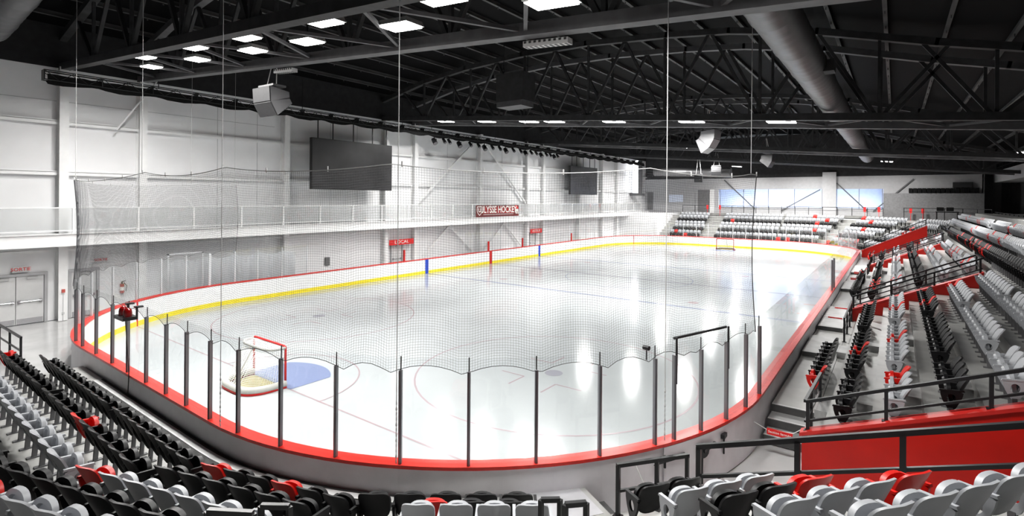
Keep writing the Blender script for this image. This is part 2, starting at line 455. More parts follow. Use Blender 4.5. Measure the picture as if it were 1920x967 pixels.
# left boards posts and panes
lp = [snap(.35, 5.6), snap(.0, 6.6)]
LY = [(-.2, 2.47 + 0)]
left = [snap(*p) for p in [(5.0, .8), (3.9, 1.5), (2.7, 2.55), (1.75, 3.65), (1.0, 4.8), (.45, 6.0), (.15, 7.2), (-.15, 8.5), (-.2, 9.75), (-.2, 11.2), (-.2, 12.8)]]
for i, p in enumerate(left):
    post(p, 2.8, f'pale glass post on the boards below the walkway, {nth(i)} from the door corner', 'post_light', 'pale posts below the walkway', w=.05 if i != 6 else .12, pin=False)
for i in range(len(left) - 1):
    pane(left[i], left[i + 1], 1.12, 2.85, f'glass pane on the boards below the walkway, {nth(i)} from the door corner', 'rink_glass', 'glass panes below the walkway')
pane(left[0], near[0], 1.12, 2.85, 'glass pane bending round the door-side corner of the boards', 'rink_glass', 'glass panes below the walkway')
l2 = [(-.2, 44.5), (-.2, 46.5), (-.2, 48.5), (-.2, 50.5), (-.2, 52.5)]
for i in range(5):
    post(snap(*l2[i]), 2.8, f'thin white glass post past the blue stripe, {nth(i)} towards the far corner', 'post_light', 'white posts past the blue stripe', pin=False)
    if i: pane(l2[i - 1], l2[i], 1.12, 2.8, f'glass pane past the far blue stripe, {nth(i - 1)} towards the far corner', 'rink_glass', 'glass panes past the blue stripe')
for i, y in enumerate((20.6, 30.4, 35.6, 45.0)):
    mb = MB(); mb.box(-.26, -.14, y - .06, y + .06, 1.12, 1.95 if i != 1 else 1.95)
    tag(mb.build('padded_post', 'stripe_red'), f'short red padded post on the bench-side boards, {nth(i)} counting from the near corner', 'post', 'red padded posts by the benches')

# goals
def make_goal(y, s, label):
    g = thing('hockey_goal', (CX, y, 0), label, 'goal', 'hockey goals')
    mb = MB(); x0, x1, h = CX - .945, CX + .945, 1.25
    pts = [(x0, y, 0), (x0, y, h - .08)] + [(x0 + .08 - .08 * cos(a), y, h - .08 + .08 * sin(a)) for a in (.5, 1.0, pi / 2)]
    pts += [(x1 - .08 + .08 * sin(a), y, h - .08 + .08 * cos(a)) for a in (0, .55, 1.05)] + [(x1, y, h - .1), (x1, y, 0)]
    mb.path(pts, .034, 10); mb.build('goal_frame', 'stripe_red', g, True)
    def dcurve(dep, z, hw, n=20):
        out = []
        for i in range(n + 1):
            a = pi * i / n; c, sn = cos(a), sin(a)
            out.append((CX - hw * abs(c) ** .55 * (1 if c > 0 else -1), y - s * dep * abs(sn) ** .6, z))
        return out
    mb = MB(); mb.path(dcurve(1.12, .13, .96), .1, 10); mb.build('base_pad', 'grey_pad', g, True)
    mb = MB(); mb.path(dcurve(1.16, .03, .99), .045, 8); mb.build('base_rail', 'stripe_red', g, True)
    mb = MB(); mb.path(dcurve(.5, 1.2, .93), .045, 8); mb.build('top_shelf', 'grey_pad', g, True)
    mb = MB(); A = dcurve(1.08, .18, .93, 24); B = dcurve(.48, 1.2, .92, 24)
    ua = [(i * .12, 0) for i in range(25)]; ub = [(i * .12, 1.2) for i in range(25)]
    mb.strip(A, B, uvs=(ua, ub))
    C_ = [(p[0], y, 1.22) for p in B]
    mb.strip(B, C_, uvs=(ub, [(u, v + abs(B[i][1] - y)) for i, (u, v) in enumerate(ub)]))
    mb.build('goal_netting', 'goal_net', g)
    mb = MB(); mb.bar((CX, y - s * .5, 1.18), (CX, y - s * 1.08, .2), .03, .03); mb.build('centre_strut', 'grey_pad', g)
make_goal(3.35, 1, 'red framed hockey goal with white netting nearest to the camera')
make_goal(L - 3.35, -1, 'small red framed hockey goal by the far end boards')

# goal lamp box on a near post
p = near[7]
p = snap(12.82, -.2)
t = thing('goal_lamp', (p[0], p[1] - .1, 2.72), 'black bracket with two red beacon lamps clipped to the near glass', 'lamp')
q_ = .72
mb = MB(); mb.box(p[0] - .34, p[0] + .34, p[1] - .36, p[1] - .03, 2.62, 2.70); mb.box(p[0] - .34, p[0] - .30, p[1] - .07, p[1] - .03, 2.7, 2.94); mb.box(p[0] + .30, p[0] + .34, p[1] - .07, p[1] - .03, 2.7, 2.94)
mb.box(p[0] - .38, p[0] - .26, p[1] - .1, p[1] + .08, 2.92, 2.96); mb.box(p[0] + .26, p[0] + .38, p[1] - .1, p[1] + .08, 2.92, 2.96); mb.build('bracket', 'black_steel', t)
for dx in (-.16, .16):
    mb = MB(); pr = [(.0, .10), (.10, .098), (.17, .085), (.21, .05), (.225, 0.001)]
    ringp = [[(p[0] + dx + r_ * cos(2 * pi * k / 14), p[1] - .2 + r_ * sin(2 * pi * k / 14), 2.7 + z_) for k in range(14)] for z_, r_ in pr]
    for a_, b_ in zip(ringp, ringp[1:]): mb.strip(a_, b_, closed=True)
    mb.build('beacon', 'lens_red', t, True)
mb = MB(); mb.tube((p[0], p[1] - .2, 2.62), (p[0] - .05, p[1] - .1, 1.2), .012, 6); mb.tube((p[0] - .05, p[1] - .1, 1.2), (p[0] - .05, p[1] - .12, .65), .012, 6); mb.build('power_cord', 'cable_dark', t)
# small camera on the glass
p = snap(25.0, 4.2)
t = thing('rink_camera', (p[0], p[1], 2.95), 'tiny black round camera clamped on top of the corner glass', 'camera')
mb = MB(); mb.tube((p[0] - .06, p[1], 2.98), (p[0] + .06, p[1] - .02, 2.98), .045, 12); mb.build('camera_body', 'black_steel', t, 'auto')
mb = MB(); mb.tube((p[0], p[1], 2.75), (p[0], p[1], 2.95), .012, 6); mb.build('clamp', 'black_steel', t)

# ------------------------------------------------------------------ safety net
def net_path(n=120):
    A = []
    def add(x, y): A.append((x, y))
    d = .23
    for i in range(31):
        a = pi + .5 * pi * i / 30; add(R + (R + d) * cos(a), R + (R + d) * sin(a))
    for i in range(1, 14): add(R + (W - 2 * R) * i / 14, -d)
    for i in range(31):
        a = 1.5 * pi + .48 * pi * i / 30; add(W - R + (R + d) * cos(a), R + (R + d) * sin(a))
    return A
NP = net_path()
S = [0]
for a, b in zip(NP, NP[1:]): S.append(S[-1] + hypot(b[0] - a[0], b[1] - a[1]))
net = thing('safety_net', (CX, -.23, 2.8), 'dark fine mesh safety netting hung behind the near end of the rink', 'safety net')
mb = MB(); rows_ = 9
sup = []   # support positions (s)
for x, y in ((-.2, 8.45), (.02, 6.6), (5.9, .2), (13.35, -.23), (17.8, -.23), (21.75, .9), (25.1, 4.4), (26.05, 7.7)):
    k = min(range(len(NP)), key=lambda i: hypot(NP[i][0] - x, NP[i][1] - y)); sup.append(S[k])
sup = sorted(set(sup))
def sag(s):
    for a, b in zip(sup, sup[1:]):
        if a <= s <= b:
            f = (s - a) / max(b - a, .01); return 4 * f * (1 - f) * min(.16, .03 * (b - a))
    return 0
PS = sorted(S[min(range(len(NP)), key=lambda i: hypot(NP[i][0] - q[0], NP[i][1] - q[1]))] for q in near)
def scallop(s):
    for a, b in zip([0] + PS, PS + [S[-1] + .1]):
        if a <= s <= b:
            n_ = max(1, round((b - a) / 1.25)); f = ((s - a) / max(b - a, .01) * n_) % 1.
            return 2.70 + .16 * 4 * f * (1 - f) * (1 if b - a > .7 else .4)
    return 2.7
def net_pt(s, f):
    s = min(max(s, 0), S[-1] - 1e-6)
    i = max(k for k in range(len(S)) if S[k] <= s) if s < S[1] else __import__('bisect').bisect_right(S, s) - 1
    g = (s - S[i]) / (S[i + 1] - S[i]); x = NP[i][0] + (NP[i + 1][0] - NP[i][0]) * g; y = NP[i][1] + (NP[i + 1][1] - NP[i][1]) * g
    zt = 6.38 - sag(s); zb = scallop(s); z = zb + (zt - zb) * f
    bel = .25 * sin(pi * f) * (1 if i < 20 else .35)
    cxn, cyn = (R, R) if x < R else ((W - R, R) if x > W - R else (x, R))
    nx, ny = x - cxn, y - cyn; l = hypot(nx, ny) or 1
    return (x - nx / l * bel, y - ny / l * bel, z)
SF = [S[-1] * i / 200 for i in range(201)]
G = [[net_pt(s, r_ / rows_) for s in SF] for r_ in range(rows_ + 1)]
PITCH, CORD = .048, .0016
mb = MB(); s = .02
while s < S[-1]:
    mb.path([net_pt(s, r_ / rows_) for r_ in range(rows_ + 1)], CORD, 3); s += PITCH
nz = int(3.66 / PITCH)
SS = [S[-1] * i / 170 for i in range(171)]
for k in range(1, nz): mb.path([net_pt(s, k / nz) for s in SS], CORD, 3)
mb.build('netting', 'net_cord', net)
mb = MB(); mb.path(G[-1], .009, 6); mb.build('head_cable', 'cable_grey', net)
mb = MB(); mb.path(G[0], .006, 5); mb.build('foot_cord', 'cable_dark', net)
for row_i in (0, -1):
    mb = MB(); mb.path([g[row_i] for g in G], .010, 6); mb.build('edge_cord', 'cable_dark', net)
for i in range(0, len(SF), 8):
    mb = MB(); mb.tube((*G[-1][i][:2], G[-1][i][2] - .03), (*G[-1][i][:2], G[-1][i][2] + .07), .014, 6); mb.build('cable_clip', 'cable_grey', net)
for i, (x, y, zb, nm) in enumerate([(-.2, 8.45, 6.4, 'over the far left end of the net'), (.02, 6.2, 6.4, 'near the door-side end of the net'), (5.9, .2, 6.4, 'at the corner of the net by the exit doors'), (13.35, -.23, 6.4, 'above the beacon lamps'),
                                    (17.85, -.3, 1.12, 'passing in front of the near goal'), (21.77, .88, 1.12, 'tied to the cap rail beside the middle post'), (25.2, 4.58, 1.12, 'tied to the cap rail by the gate'), (26.08, 7.6, 6.4, 'at the seating end of the net')]):
    t = thing('net_cable', (x, y, zb), 'thin pale hanging cable ' + nm, 'cable', 'cables holding the safety net')
    mb = MB(); mb.tube((x, y, max(zb + (1.1 if zb < 2 else 0), 1.12)), (x + .02, y, 13.2), .008, 6); mb.build('wire', 'cable_grey', t)
    if zb < 2:
        mb = MB(); prev = None
        for k in range(37):
            rr = .018 if k % 9 == 4 else (.011 if k % 3 else .005); zz = 1.15 + 1.1 * k / 36
            ringp = [(x + rr * cos(2 * pi * j / 6), y + rr * sin(2 * pi * j / 6), zz) for j in range(6)]
            if prev: mb.strip(prev, ringp, closed=True)
            prev = ringp
        mb.build('turnbuckle_chain', 'cable_grey', t)

# ------------------------------------------------------------------ building shell
FX0, FY0, FX1, FY1 = -2.6, -16., 44., 74.
def slab(name, x0, x1, y0, y1, z0, z1, m):
    mb = MB(); mb.box(x0, x1, y0, y1, z0, z1); return struct(mb.build(name, m))
# floor with the ice left out (four strips around the rink keep it under the boards)
mb = MB()
o_ = outline(.2)
mb.box(FX0, FX1, FY0, FY1, -.3, -.02)
struct(mb.build('floor', 'floor_gloss'))
slab('wall_left', -2.9, -2.6, FY0, FY1, 0, 11.7, 'wall_white')
slab('wall_left_upper', -2.95, -2.55, FY0, FY1, 11.7, 14., 'wall_dark')
# steel columns and girts on the left wall
for i, y in enumerate((-7.1, 1.66, 4.8, 12.57, 20.55, 23.52, 31.66, 39.25, 42.29, 50.3, 56.53, 61.)):
    mb = MB(); mb.box(-2.12, -2.08, y - .17, y + .17, 0, 11.7); mb.box(-2.6, -2.56, y - .17, y + .17, 0, 11.7); mb.box(-2.58, -2.1, y - .012, y + .012, 0, 11.7)
    mb.box(-2.58, -2.1, y + .03, y + .155, 0, 11.7)
    struct(mb.build('column', 'steel_white'))
ys = (-16, 1.49, 4.63, 12.4, 20.38, 23.35, 31.5, 39.1, 42.1, 50.1, 56.4, 60.8, 74)
for z in (9.2, 6.85, 3.3):
    for a, b in zip(ys, ys[1:]):
        mb = MB(); mb.box(-2.6, -2.36, a + .36, b, z, z + .02); mb.box(-2.38, -2.36, a + .36, b, z - .14, z + .06)
        struct(mb.build('beam', 'steel_white'))
def brace(p, q): 
    mb = MB(); mb.bar(p, q, .16, .16); struct(mb.build('beam', 'steel_white'))
brace((-2.3, 23.6, 5.2), (-2.3, 31.5, 11.4)); brace((-2.3, 39.2, 5.2), (-2.3, 31.8, 11.4))
for a, b, c in ((23.6, 27.6, 31.5), (31.8, 35.4, 39.1)):
    brace((-2.3, a, .3), (-2.3, b, 3.4)); brace((-2.3, c, .3), (-2.3, b, 3.4))
# seams of the insulated wall panels
mb = MB()
for y in (8.6, 10.9, 16.0, 18.2, 27.6, 35.4): mb.box(-2.602, -2.592, y - .012, y + .012, 3.3, 11.6)
mb.box(-2.602, -2.59, -16, 12, 10.15, 10.17); struct(mb.build('trim_1', 'wall_grey'))
# walkway along the left wall
slab('floor_walkway', -2.6, -1.22, FY0, 70, 3.86, 4.02, 'steel_white')
mb = MB(); mb.box(-1.22, -1.15, FY0, 69., 3.52, 4.06); mb.box(-1.3, -1.05, FY0, 69., 3.5, 3.54); mb.box(-1.3, -1.05, FY0, 69., 4.04, 4.07)
struct(mb.build('trim_walkway_fascia', 'steel_white'))
y = -13.2; i = 0
while y < 66:
    t = thing('guard_panel', (-1.16, y, 4.06), f'glass guard panel on the white walkway, {nth(i)} along from the exit door end', 'guard panel', 'glass guard panels of the walkway')
    mb = MB(); mb.box(-1.18, -1.16, y + .04, y + 2.46, 4.2, 5.2); mb.build('pane', 'guard_glass', t)
    mb = MB(); mb.box(-1.21, -1.13, y + 2.46, y + 2.54, 4.06, 5.24); mb.build('stanchion', 'steel_white', t)
    mb = MB(); mb.box(-1.2, -1.14, y, y + 2.5, 5.2, 5.25); mb.box(-1.2, -1.14, y, y + 2.5, 4.18, 4.22); mb.build('rail', 'steel_white', t)
    y += 2.5; i += 1

# doors in the left wall
def double_door(name, y0, y1, h, leaf):
    d = bpy.data.objects.new(name, None); COL.objects.link(d); d.location = (-2.5, (y0 + y1) / 2, 0); struct(d)
    mb = MB(); mb.box(-2.6, -2.46, y0 - .12, y0, 0, h + .12); mb.box(-2.6, -2.46, y1, y1 + .12, 0, h + .12); mb.box(-2.6, -2.46, y0, y1, h, h + .12); struct(mb.build('door_frame', 'wall_grey', d))
    n = leaf; w = (y1 - y0) / n
    for k in range(n):
        a, b = y0 + w * k + .012, y0 + w * (k + 1) - .012
        lf = MB(); lf.box(-2.57, -2.52, a, b, .02, h - .01); lo = struct(lf.build('door_leaf', 'door_white', d))
        mb = MB(); mb.box(-2.525, -2.512, a + .03, b - .03, .03, .26); struct(mb.build('kick_plate', 'chrome', lo))
        mb = MB(); mb.tube((-2.46, a + .05, 1.02), (-2.46, b - .05, 1.02), .022, 8); mb.box(-2.52, -2.44, a + .05, a + .15, .96, 1.08); mb.box(-2.52, -2.44, b - .15, b - .05, .96, 1.08); struct(mb.build('push_bar', 'chrome', lo))
        mb = MB(); mb.box(-2.52, -2.45, a + .35, a + .72, h - .14, h - .06); mb.bar((-2.46, a + .4, h - .04), (-2.4, a + .7, h - .04), .03, .02); struct(mb.build('door_closer', 'strip_white', lo))
double_door('door_1', -.82, 1.08, 2.16, 2)
double_door('door_2', 2.05, 3.0, 2.16, 1)
double_door('door_3', 21.4, 22.4, 2.05, 1)
double_door('door_4', 40.2, 41.2, 2.05, 1)
def sign(name, x, y0, y1, z0, z1, body, hh, bg, fg, label, xs=1., parent=None, bold=0.):
    t = thing(name, (x, (y0 + y1) / 2, z0), label, 'sign')
    mb = MB(); mb.box(x - .03, x, y0, y1, z0, z1); mb.build('sign_board', bg, t)
    text_mesh('lettering', body, hh, fg, plane_M((x + .004, (y0 + y1) / 2, (z0 + z1) / 2), (0, 1, 0), (0, 0, 1)), t, xs, bold)
    return t
sign('exit_sign', -2.4, .0, .55, 2.36, 2.6, 'SORTIE', .15, 'strip_white', 'sign_red', 'white box exit sign reading SORTIE above the double doors')
sign('exit_sign', -2.4, 2.9, 3.4, 2.55, 2.75, 'SORTIE', .12, 'strip_white', 'sign_red', 'small white exit sign seen through the netting above the single door')
sign('team_sign', -2.02, 20.75, 23.2, 2.14, 2.56, 'LOCAL', .26, 'sign_red', 'sign_white', 'red sign reading LOCAL over the home bench', 1.25)
sign('team_sign', -2.02, 39.6, 41.8, 2.1, 2.55, 'VISITEUR', .26, 'sign_red', 'sign_white', 'red sign reading VISITEUR over the far bench', 1.1)
# team banner on the walkway guard
t = thing('team_banner', (-1.1, 32.6, 4.25), 'long maroon banner reading ULYSSE HOCKEY hung on the walkway guard', 'banner')
bx = -1.10; Y0, Y1, Z0, Z1 = 29.75, 36.2, 4.18, 5.12
mb = MB(); mb.box(bx - .032, bx, Y0, Y1, Z0 - .12, Z1); mb.build('cloth', 'sign_maroon', t)
mb = MB(); mb.box(bx, bx + .004, Y0 + .95, Y1 - .8, Z0 + .2, Z1 - .12); mb.build('red_panel', 'banner_red', t)
text_mesh('lettering', 'ULYSSE HOCKEY', .62, 'sign_white', plane_M((bx + .008, 33.05, 4.71), (0, 1, 0), (0, 0, 1)), t, .86, .02)
mb = MB(); mb.box(bx, bx + .008, Y0 + 1.0, Y1 - .9, Z0 + .09, Z0 + .13); mb.build('underline', 'sign_white', t)
def shield(sc, m, off):
    cy, cz = Y0 + .46, Z0 + .48
    pts = [(-.33, .36), (.33, .36), (.35, .0), (.24, -.25), (0, -.44), (-.24, -.25), (-.35, 0)]
    mb = MB(); mb.extr([(bx, cy + a * sc, cz + b * sc) for a, b in pts], (off, 0, 0)); return mb.build('shield', m, t)
shield(1.05, 'sign_white', .008); shield(.86, 'sign_maroon', .012); 
text_mesh('letter', 'U', .34, 'sign_white', plane_M((bx + .016, Y0 + .46, Z0 + .5), (0, 1, 0), (0, 0, 1)), t, 1.2, .02)
hy, hz = Y1 - .38, Z0 + .45
mb = MB(); mb.extr([(bx, hy + a, hz + b) for a, b in [(-.3, .05), (-.28, .42), (-.1, .5), (.15, .4), (.34, .12), (.1, .16), (-.12, .12)]], (.01, 0, 0)); mb.build('helmet_crest', 'sign_red', t)
mb = MB(); mb.extr([(bx, hy + a, hz + b) for a, b in [(-.2, -.1), (-.12, .1), (.12, .14), (.28, .06), (.3, -.36), (.2, -.38), (.16, -.1), (.06, -.1), (.05, -.36), (-.1, -.36)]], (.014, 0, 0)); mb.build('helmet', 'sign_white', t)
# wall fittings
t = thing('fire_extinguisher', (-2.5, 4.05, .9), 'faded red fire extinguisher with white label on the left wall', 'fire extinguisher')
mb = MB(); mb.tube((-2.51, 4.05, .9), (-2.51, 4.05, 1.35), .09, 12); mb.build('cylinder_body', 'exting_red', t, 'auto')
mb = MB(); mb.tube((-2.51, 4.05, 1.35), (-2.51, 4.05, 1.45), .03, 8); mb.bar((-2.45, 4.0, 1.46), (-2.45, 4.18, 1.5), .03, .03); mb.path([(-2.42, 4.1, 1.42), (-2.36, 4.2, 1.25), (-2.38, 4.18, 1.0)], .014, 6); mb.build('valve_hose', 'black_steel', t)
mb = MB(); mb.tube((-2.51, 4.05, 1.02), (-2.51, 4.05, 1.2), .093, 12); mb.build('paper_label', 'sign_white', t, 'auto')
t = thing('alarm_pull', (-2.05, 1.66, 1.3), 'small red alarm pull station with conduit on the white column', 'alarm')
mb = MB(); mb.box(-2.08, -2.02, 1.6, 1.72, 1.3, 1.45); mb.build('pull_box', 'exting_red', t)
mb = MB(); mb.tube((-2.06, 1.66, 0.), (-2.06, 1.66, 1.3), .012, 6); mb.box(-2.08, -2.03, 1.62, 1.7, .3, .4); mb.build('conduit', 'strip_white', t)
t = thing('wall_heater', (-2.4, 18.2, 1.2), 'small dark wall box beside the benches', 'wall box'); 
mb = MB(); mb.box(-2.6, -2.5, 15.6, 15.95, 1.1, 1.65); mb.box(-2.5, -2.49, 15.64, 15.91, 1.15, 1.6); mb.build('case', 'block_grey', t)
# bench gate frame and plastic curtain
t = thing('bench_gate_frame', (-.6, 6.2, 1.1), 'white square tube gate frame standing behind the left boards', 'frame')
for y in (5.4, 7.02):
    mb = MB(); mb.box(-.65, -.57, y - .04, y + .04, 0, 2.87); mb.build('upright', 'post_light', t)
mb = MB(); mb.box(-.65, -.57, 5.36, 7.06, 2.8, 2.88); mb.build('lintel', 'post_light', t)
t = MB(); n = 60; A = []; B = []
for i in range(n + 1):
    y = 5.6 + 6.9 * i / n; w = .1 * sin(i * 1.3) + .07 * sin(i * .61 + 1)
    A.append((-1.0 + w, y, .25)); B.append((-1.0 + w * .5, y, 2.45 + .07 * sin(i * .5)))
t.strip(A, B); tag(t.build('plastic_curtain', 'plastic_sheet', None, True), 'wrinkled clear plastic sheet hung behind the left boards', 'plastic sheet')
# team benches and penalty boxes
for k, (ya, yb, nm) in enumerate(((14.0, 19.4, 'under the LOCAL sign end'), (43.5, 47.2, 'past the VISITEUR sign'))):
    t = thing('players_bench', (-1.2, (ya + yb) / 2, 0), f'long pale players bench behind the boards {nm}', 'bench')
    mb = MB(); mb.box(-1.45, -1.1, ya, yb, .42, .47); mb.build('seat_plank', 'strip_white', t)
    for yy in (ya + .3, (ya + yb) / 2, yb - .3):
        mb = MB(); mb.box(-1.4, -1.15, yy - .03, yy + .03, 0, .42); mb.build('leg', 'steel_grey', t)
for i, y in enumerate((28.4, 29.5, 31.0, 32.3, 33.6)):
    tag(MB().box(-1.32, -1.26, y - .03, y + .03, 0, 2.75).build('penalty_box_post', 'post_light'), f'white post of the penalty box behind the red line, {nth(i)} from the home end', 'post', 'penalty box posts')
for i, (a, b) in enumerate(((28.4, 29.5), (29.5, 31.), (31., 32.3), (32.3, 33.6))):
    tag(MB().quad((-1.29, a + .05, 0.), (-1.29, b - .05, 0.), (-1.29, b - .05, 2.7), (-1.29, a + .05, 2.7)).build('penalty_box_shield', 'rink_glass'), f'clear pane of the penalty box behind the red line, {nth(i)} from the home end', 'glass pane', 'penalty box panes')

# video screens
for k, (ya, yb) in enumerate(((13.5, 19.95), (45.9, 52.4))):
    t = thing('video_screen', (-.9, (ya + yb) / 2, 6.3), ('large blank dark video screen hanging nearest along the left wall', 'smaller looking blank dark video screen far along the left wall')[k], 'video screen', None)
    mb = MB(); mb.box(-1.12, -.86, ya, yb, 6.28, 9.56); mb.build('cabinet', 'screen_edge', t)
    mb = MB(); mb.quad((-.855, ya + .04, 6.32), (-.855, yb - .04, 6.32), (-.855, yb - .04, 9.52), (-.855, ya + .04, 9.52)); mb.build('display', 'screen_dark', t)
    for y in (ya + .5, ya + 1.6, ya + 3.2, ya + 4.8, yb - .4):
        mb = MB(); mb.bar((-1., y, 9.5), (-1., y, 10.8), .05, .05); mb.build('hanger_rod', 'black_steel', t)

# lighting truss along the left side
t = thing('lighting_truss', (-.5, 30, 10.7), 'long box lighting truss with black drape running along the left wall', 'truss')
tx, y0t, y1t = -.5, .6, 66.
for dx, z in ((-.2, 11.12), (.2, 11.12), (-.2, 10.72), (.2, 10.72)):
    mb = MB(); mb.tube((tx + dx, y0t, z), (tx + dx, y1t, z), .026, 6); mb.build('chord_tube', 'black_steel', t)
mb = MB(); y = y0t; k = 0
while y < y1t - .5:
    z0, z1 = (10.72, 11.12) if k % 2 else (11.12, 10.72)
    mb.tube((tx + .2, y, z0), (tx + .2, y + .5, z1), .014, 5); mb.tube((tx - .2, y, z0), (tx - .2, y + .5, z1), .014, 5); mb.tube((tx - .2, y, 10.72), (tx + .2, y + .5, 10.72), .012, 5)
    if k % 4 == 0: mb.box(tx - .22, tx + .22, y - .02, y + .02, 10.7, 11.14)
    y += .5; k += 1
mb.build('lattice', 'black_steel', t)
mb = MB(); A = []; B = []; C2 = []; n = 260
for i in range(n + 1):
    y = y0t + .1 + (y1t - y0t - .2) * i / n; f = (y / 2.3) % 1
    d = .08 + .13 * 4 * f * (1 - f) + .03 * random.random()
    A.append((tx + .17, y, 10.98 - .05 * random.random())); B.append((tx + .24, y, 10.72 - d)); C2.append((tx - .2, y, 10.74))
mb.strip(A, B); mb.strip(B, C2); mb.build('drape', 'black_cloth', t)
mb = MB()
for y in (4.9, 12.6, 20.6, 23.6, 31.6, 39.4, 42.3, 50., 58.): mb.tube((tx, y, 11.1), (tx, y, 13.), .02, 6)
mb.build('hanger_rod', 'black_steel', t)
SL = [23.9, 25.0, 25.6, 26.8, 28.2, 29.3, 30.1, 31.2, 32.3, 33.2, 34.4, 35.6, 36.4, 37.4, 38.3, 39.2, 40.2, 41.0, 41.7, 42.4]
for i, y in enumerate(SL):
    big = i % 3 == 0
    s = thing('stage_light', (tx + .05, y, 10.7), f'{"large" if big else "small"} black stage light clamped under the lighting truss, {nth(i)} from the near end', 'stage light', 'stage lights under the truss')
    mb = MB(); r = .2 if big else .13; dz = .62 if big else .42
    mb.box(tx - .02, tx + .02, y - .03, y + .03, 10.45, 10.74); mb.bar((tx, y - r - .03, 10.45), (tx, y + r + .03, 10.45), .04, .04)
    for sg in (-1, 1): mb.bar((tx, y + sg * (r + .03), 10.46), (tx, y + sg * (r + .03), 10.72 - dz * .7), .03, .05)
    mb.build('yoke', 'black_steel', s)
    mb = MB(); a = .6 + .3 * (i % 2); cz = 10.72 - dz * .75
    mb.tube((tx - .12, y, cz + .16), (tx + .2, y - .05, cz - .2), r * .8, 12, r1=r); mb.build('lamp_housing', 'black_steel', s, 'auto')
    mb = MB(); mb.tube((tx + .195, y - .05, cz - .195), (tx + .215, y - .053, cz - .217), r * .86, 12); mb.build('lens', 'speaker_side', s)

# ------------------------------------------------------------------ roof
XK = [-2.6, 2.1, 5.8, 10.4, 14.8, 19.4, 22.4, 26., 30., 32.4, 36., 40., 44.]
ZK = [13.1, 14.0, 14.38, 14.55, 14.46, 14.1, 13.75, 13.05, 11.9, 11.3, 10.4, 9.6, 9.0]
def arch(x):
    for i in range(len(XK) - 1):
        if x <= XK[i + 1]: f = (x - XK[i]) / (XK[i + 1] - XK[i]); return ZK[i] + (ZK[i + 1] - ZK[i]) * f
    return ZK[-1]
def low(x): return 11.76 - .0835 * (x + 2.5)
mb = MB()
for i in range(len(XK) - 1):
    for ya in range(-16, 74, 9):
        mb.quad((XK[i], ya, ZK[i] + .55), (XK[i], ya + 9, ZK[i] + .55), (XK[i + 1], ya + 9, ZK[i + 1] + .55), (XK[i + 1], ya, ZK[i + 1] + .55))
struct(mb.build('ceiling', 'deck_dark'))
x = -1.2
while x < 43:
    z = arch(x) + .36
    mb = MB(); mb.box(x - .07, x + .07, -16, 74, z - .02, z + .02); mb.box(x - .02, x + .02, -16, 74, z, z + .2)
    k = 0
    for yy in range(-15, 74, 1):
        if yy % 2 == 0: mb.box(x - .012, x + .012, yy, yy + .06, z - .12, z)
    struct(mb.build('beam', 'purlin')); x += 1.85
def make_truss(idx, yf, yb, label):
    t = thing('roof_truss', (18, (yf + yb) / 2, 10.2), label, 'roof truss', 'arched roof trusses')
    XE = 40.5
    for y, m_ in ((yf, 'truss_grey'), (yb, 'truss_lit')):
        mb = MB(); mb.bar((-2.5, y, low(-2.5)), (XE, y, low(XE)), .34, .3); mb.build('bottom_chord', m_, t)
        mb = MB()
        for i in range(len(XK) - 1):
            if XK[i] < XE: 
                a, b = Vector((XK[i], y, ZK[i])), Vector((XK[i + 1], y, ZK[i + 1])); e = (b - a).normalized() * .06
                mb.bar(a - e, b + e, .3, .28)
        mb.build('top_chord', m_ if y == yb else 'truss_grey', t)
        bx_ = [1.9, 6.25, 10.6, 14.95, 19.3, 23.75, 28.2, 31.7, 35.2]
        for xb in bx_:
            for dx in (-2.2, 0, 2.2):
                xt = xb + dx
                mb = MB(); mb.bar((xb + dx * .03, y, low(xb)), (xt, y, arch(xt)), .13 if dx else .11, .13 if dx else .11); mb.build('web_bar', 'truss_grey', t)
    k = 0; x = -.3
    while x < 38:
        mb = MB()
        p, q = ((x, yf, low(x)), (x + 2.2, yb, low(x + 2.2))) if k % 2 else ((x, yb, low(x)), (x + 2.2, yf, low(x + 2.2)))
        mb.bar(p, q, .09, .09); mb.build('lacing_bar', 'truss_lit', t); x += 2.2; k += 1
    return t
TR = ((-17.1, -14.0), (1.7, 4.8), (20.5, 23.55), (39.3, 42.35), (58., 61.))
TL = ['', 'roof truss nearest to the camera carrying the brightest lights', 'second arched roof truss crossing above mid ice before the red line', 'third arched roof truss crossing past the centre of the rink', 'farthest arched roof truss near the far wall']
for i, (a, b) in enumerate(TR):
    if i: make_truss(i, a, b, TL[i])
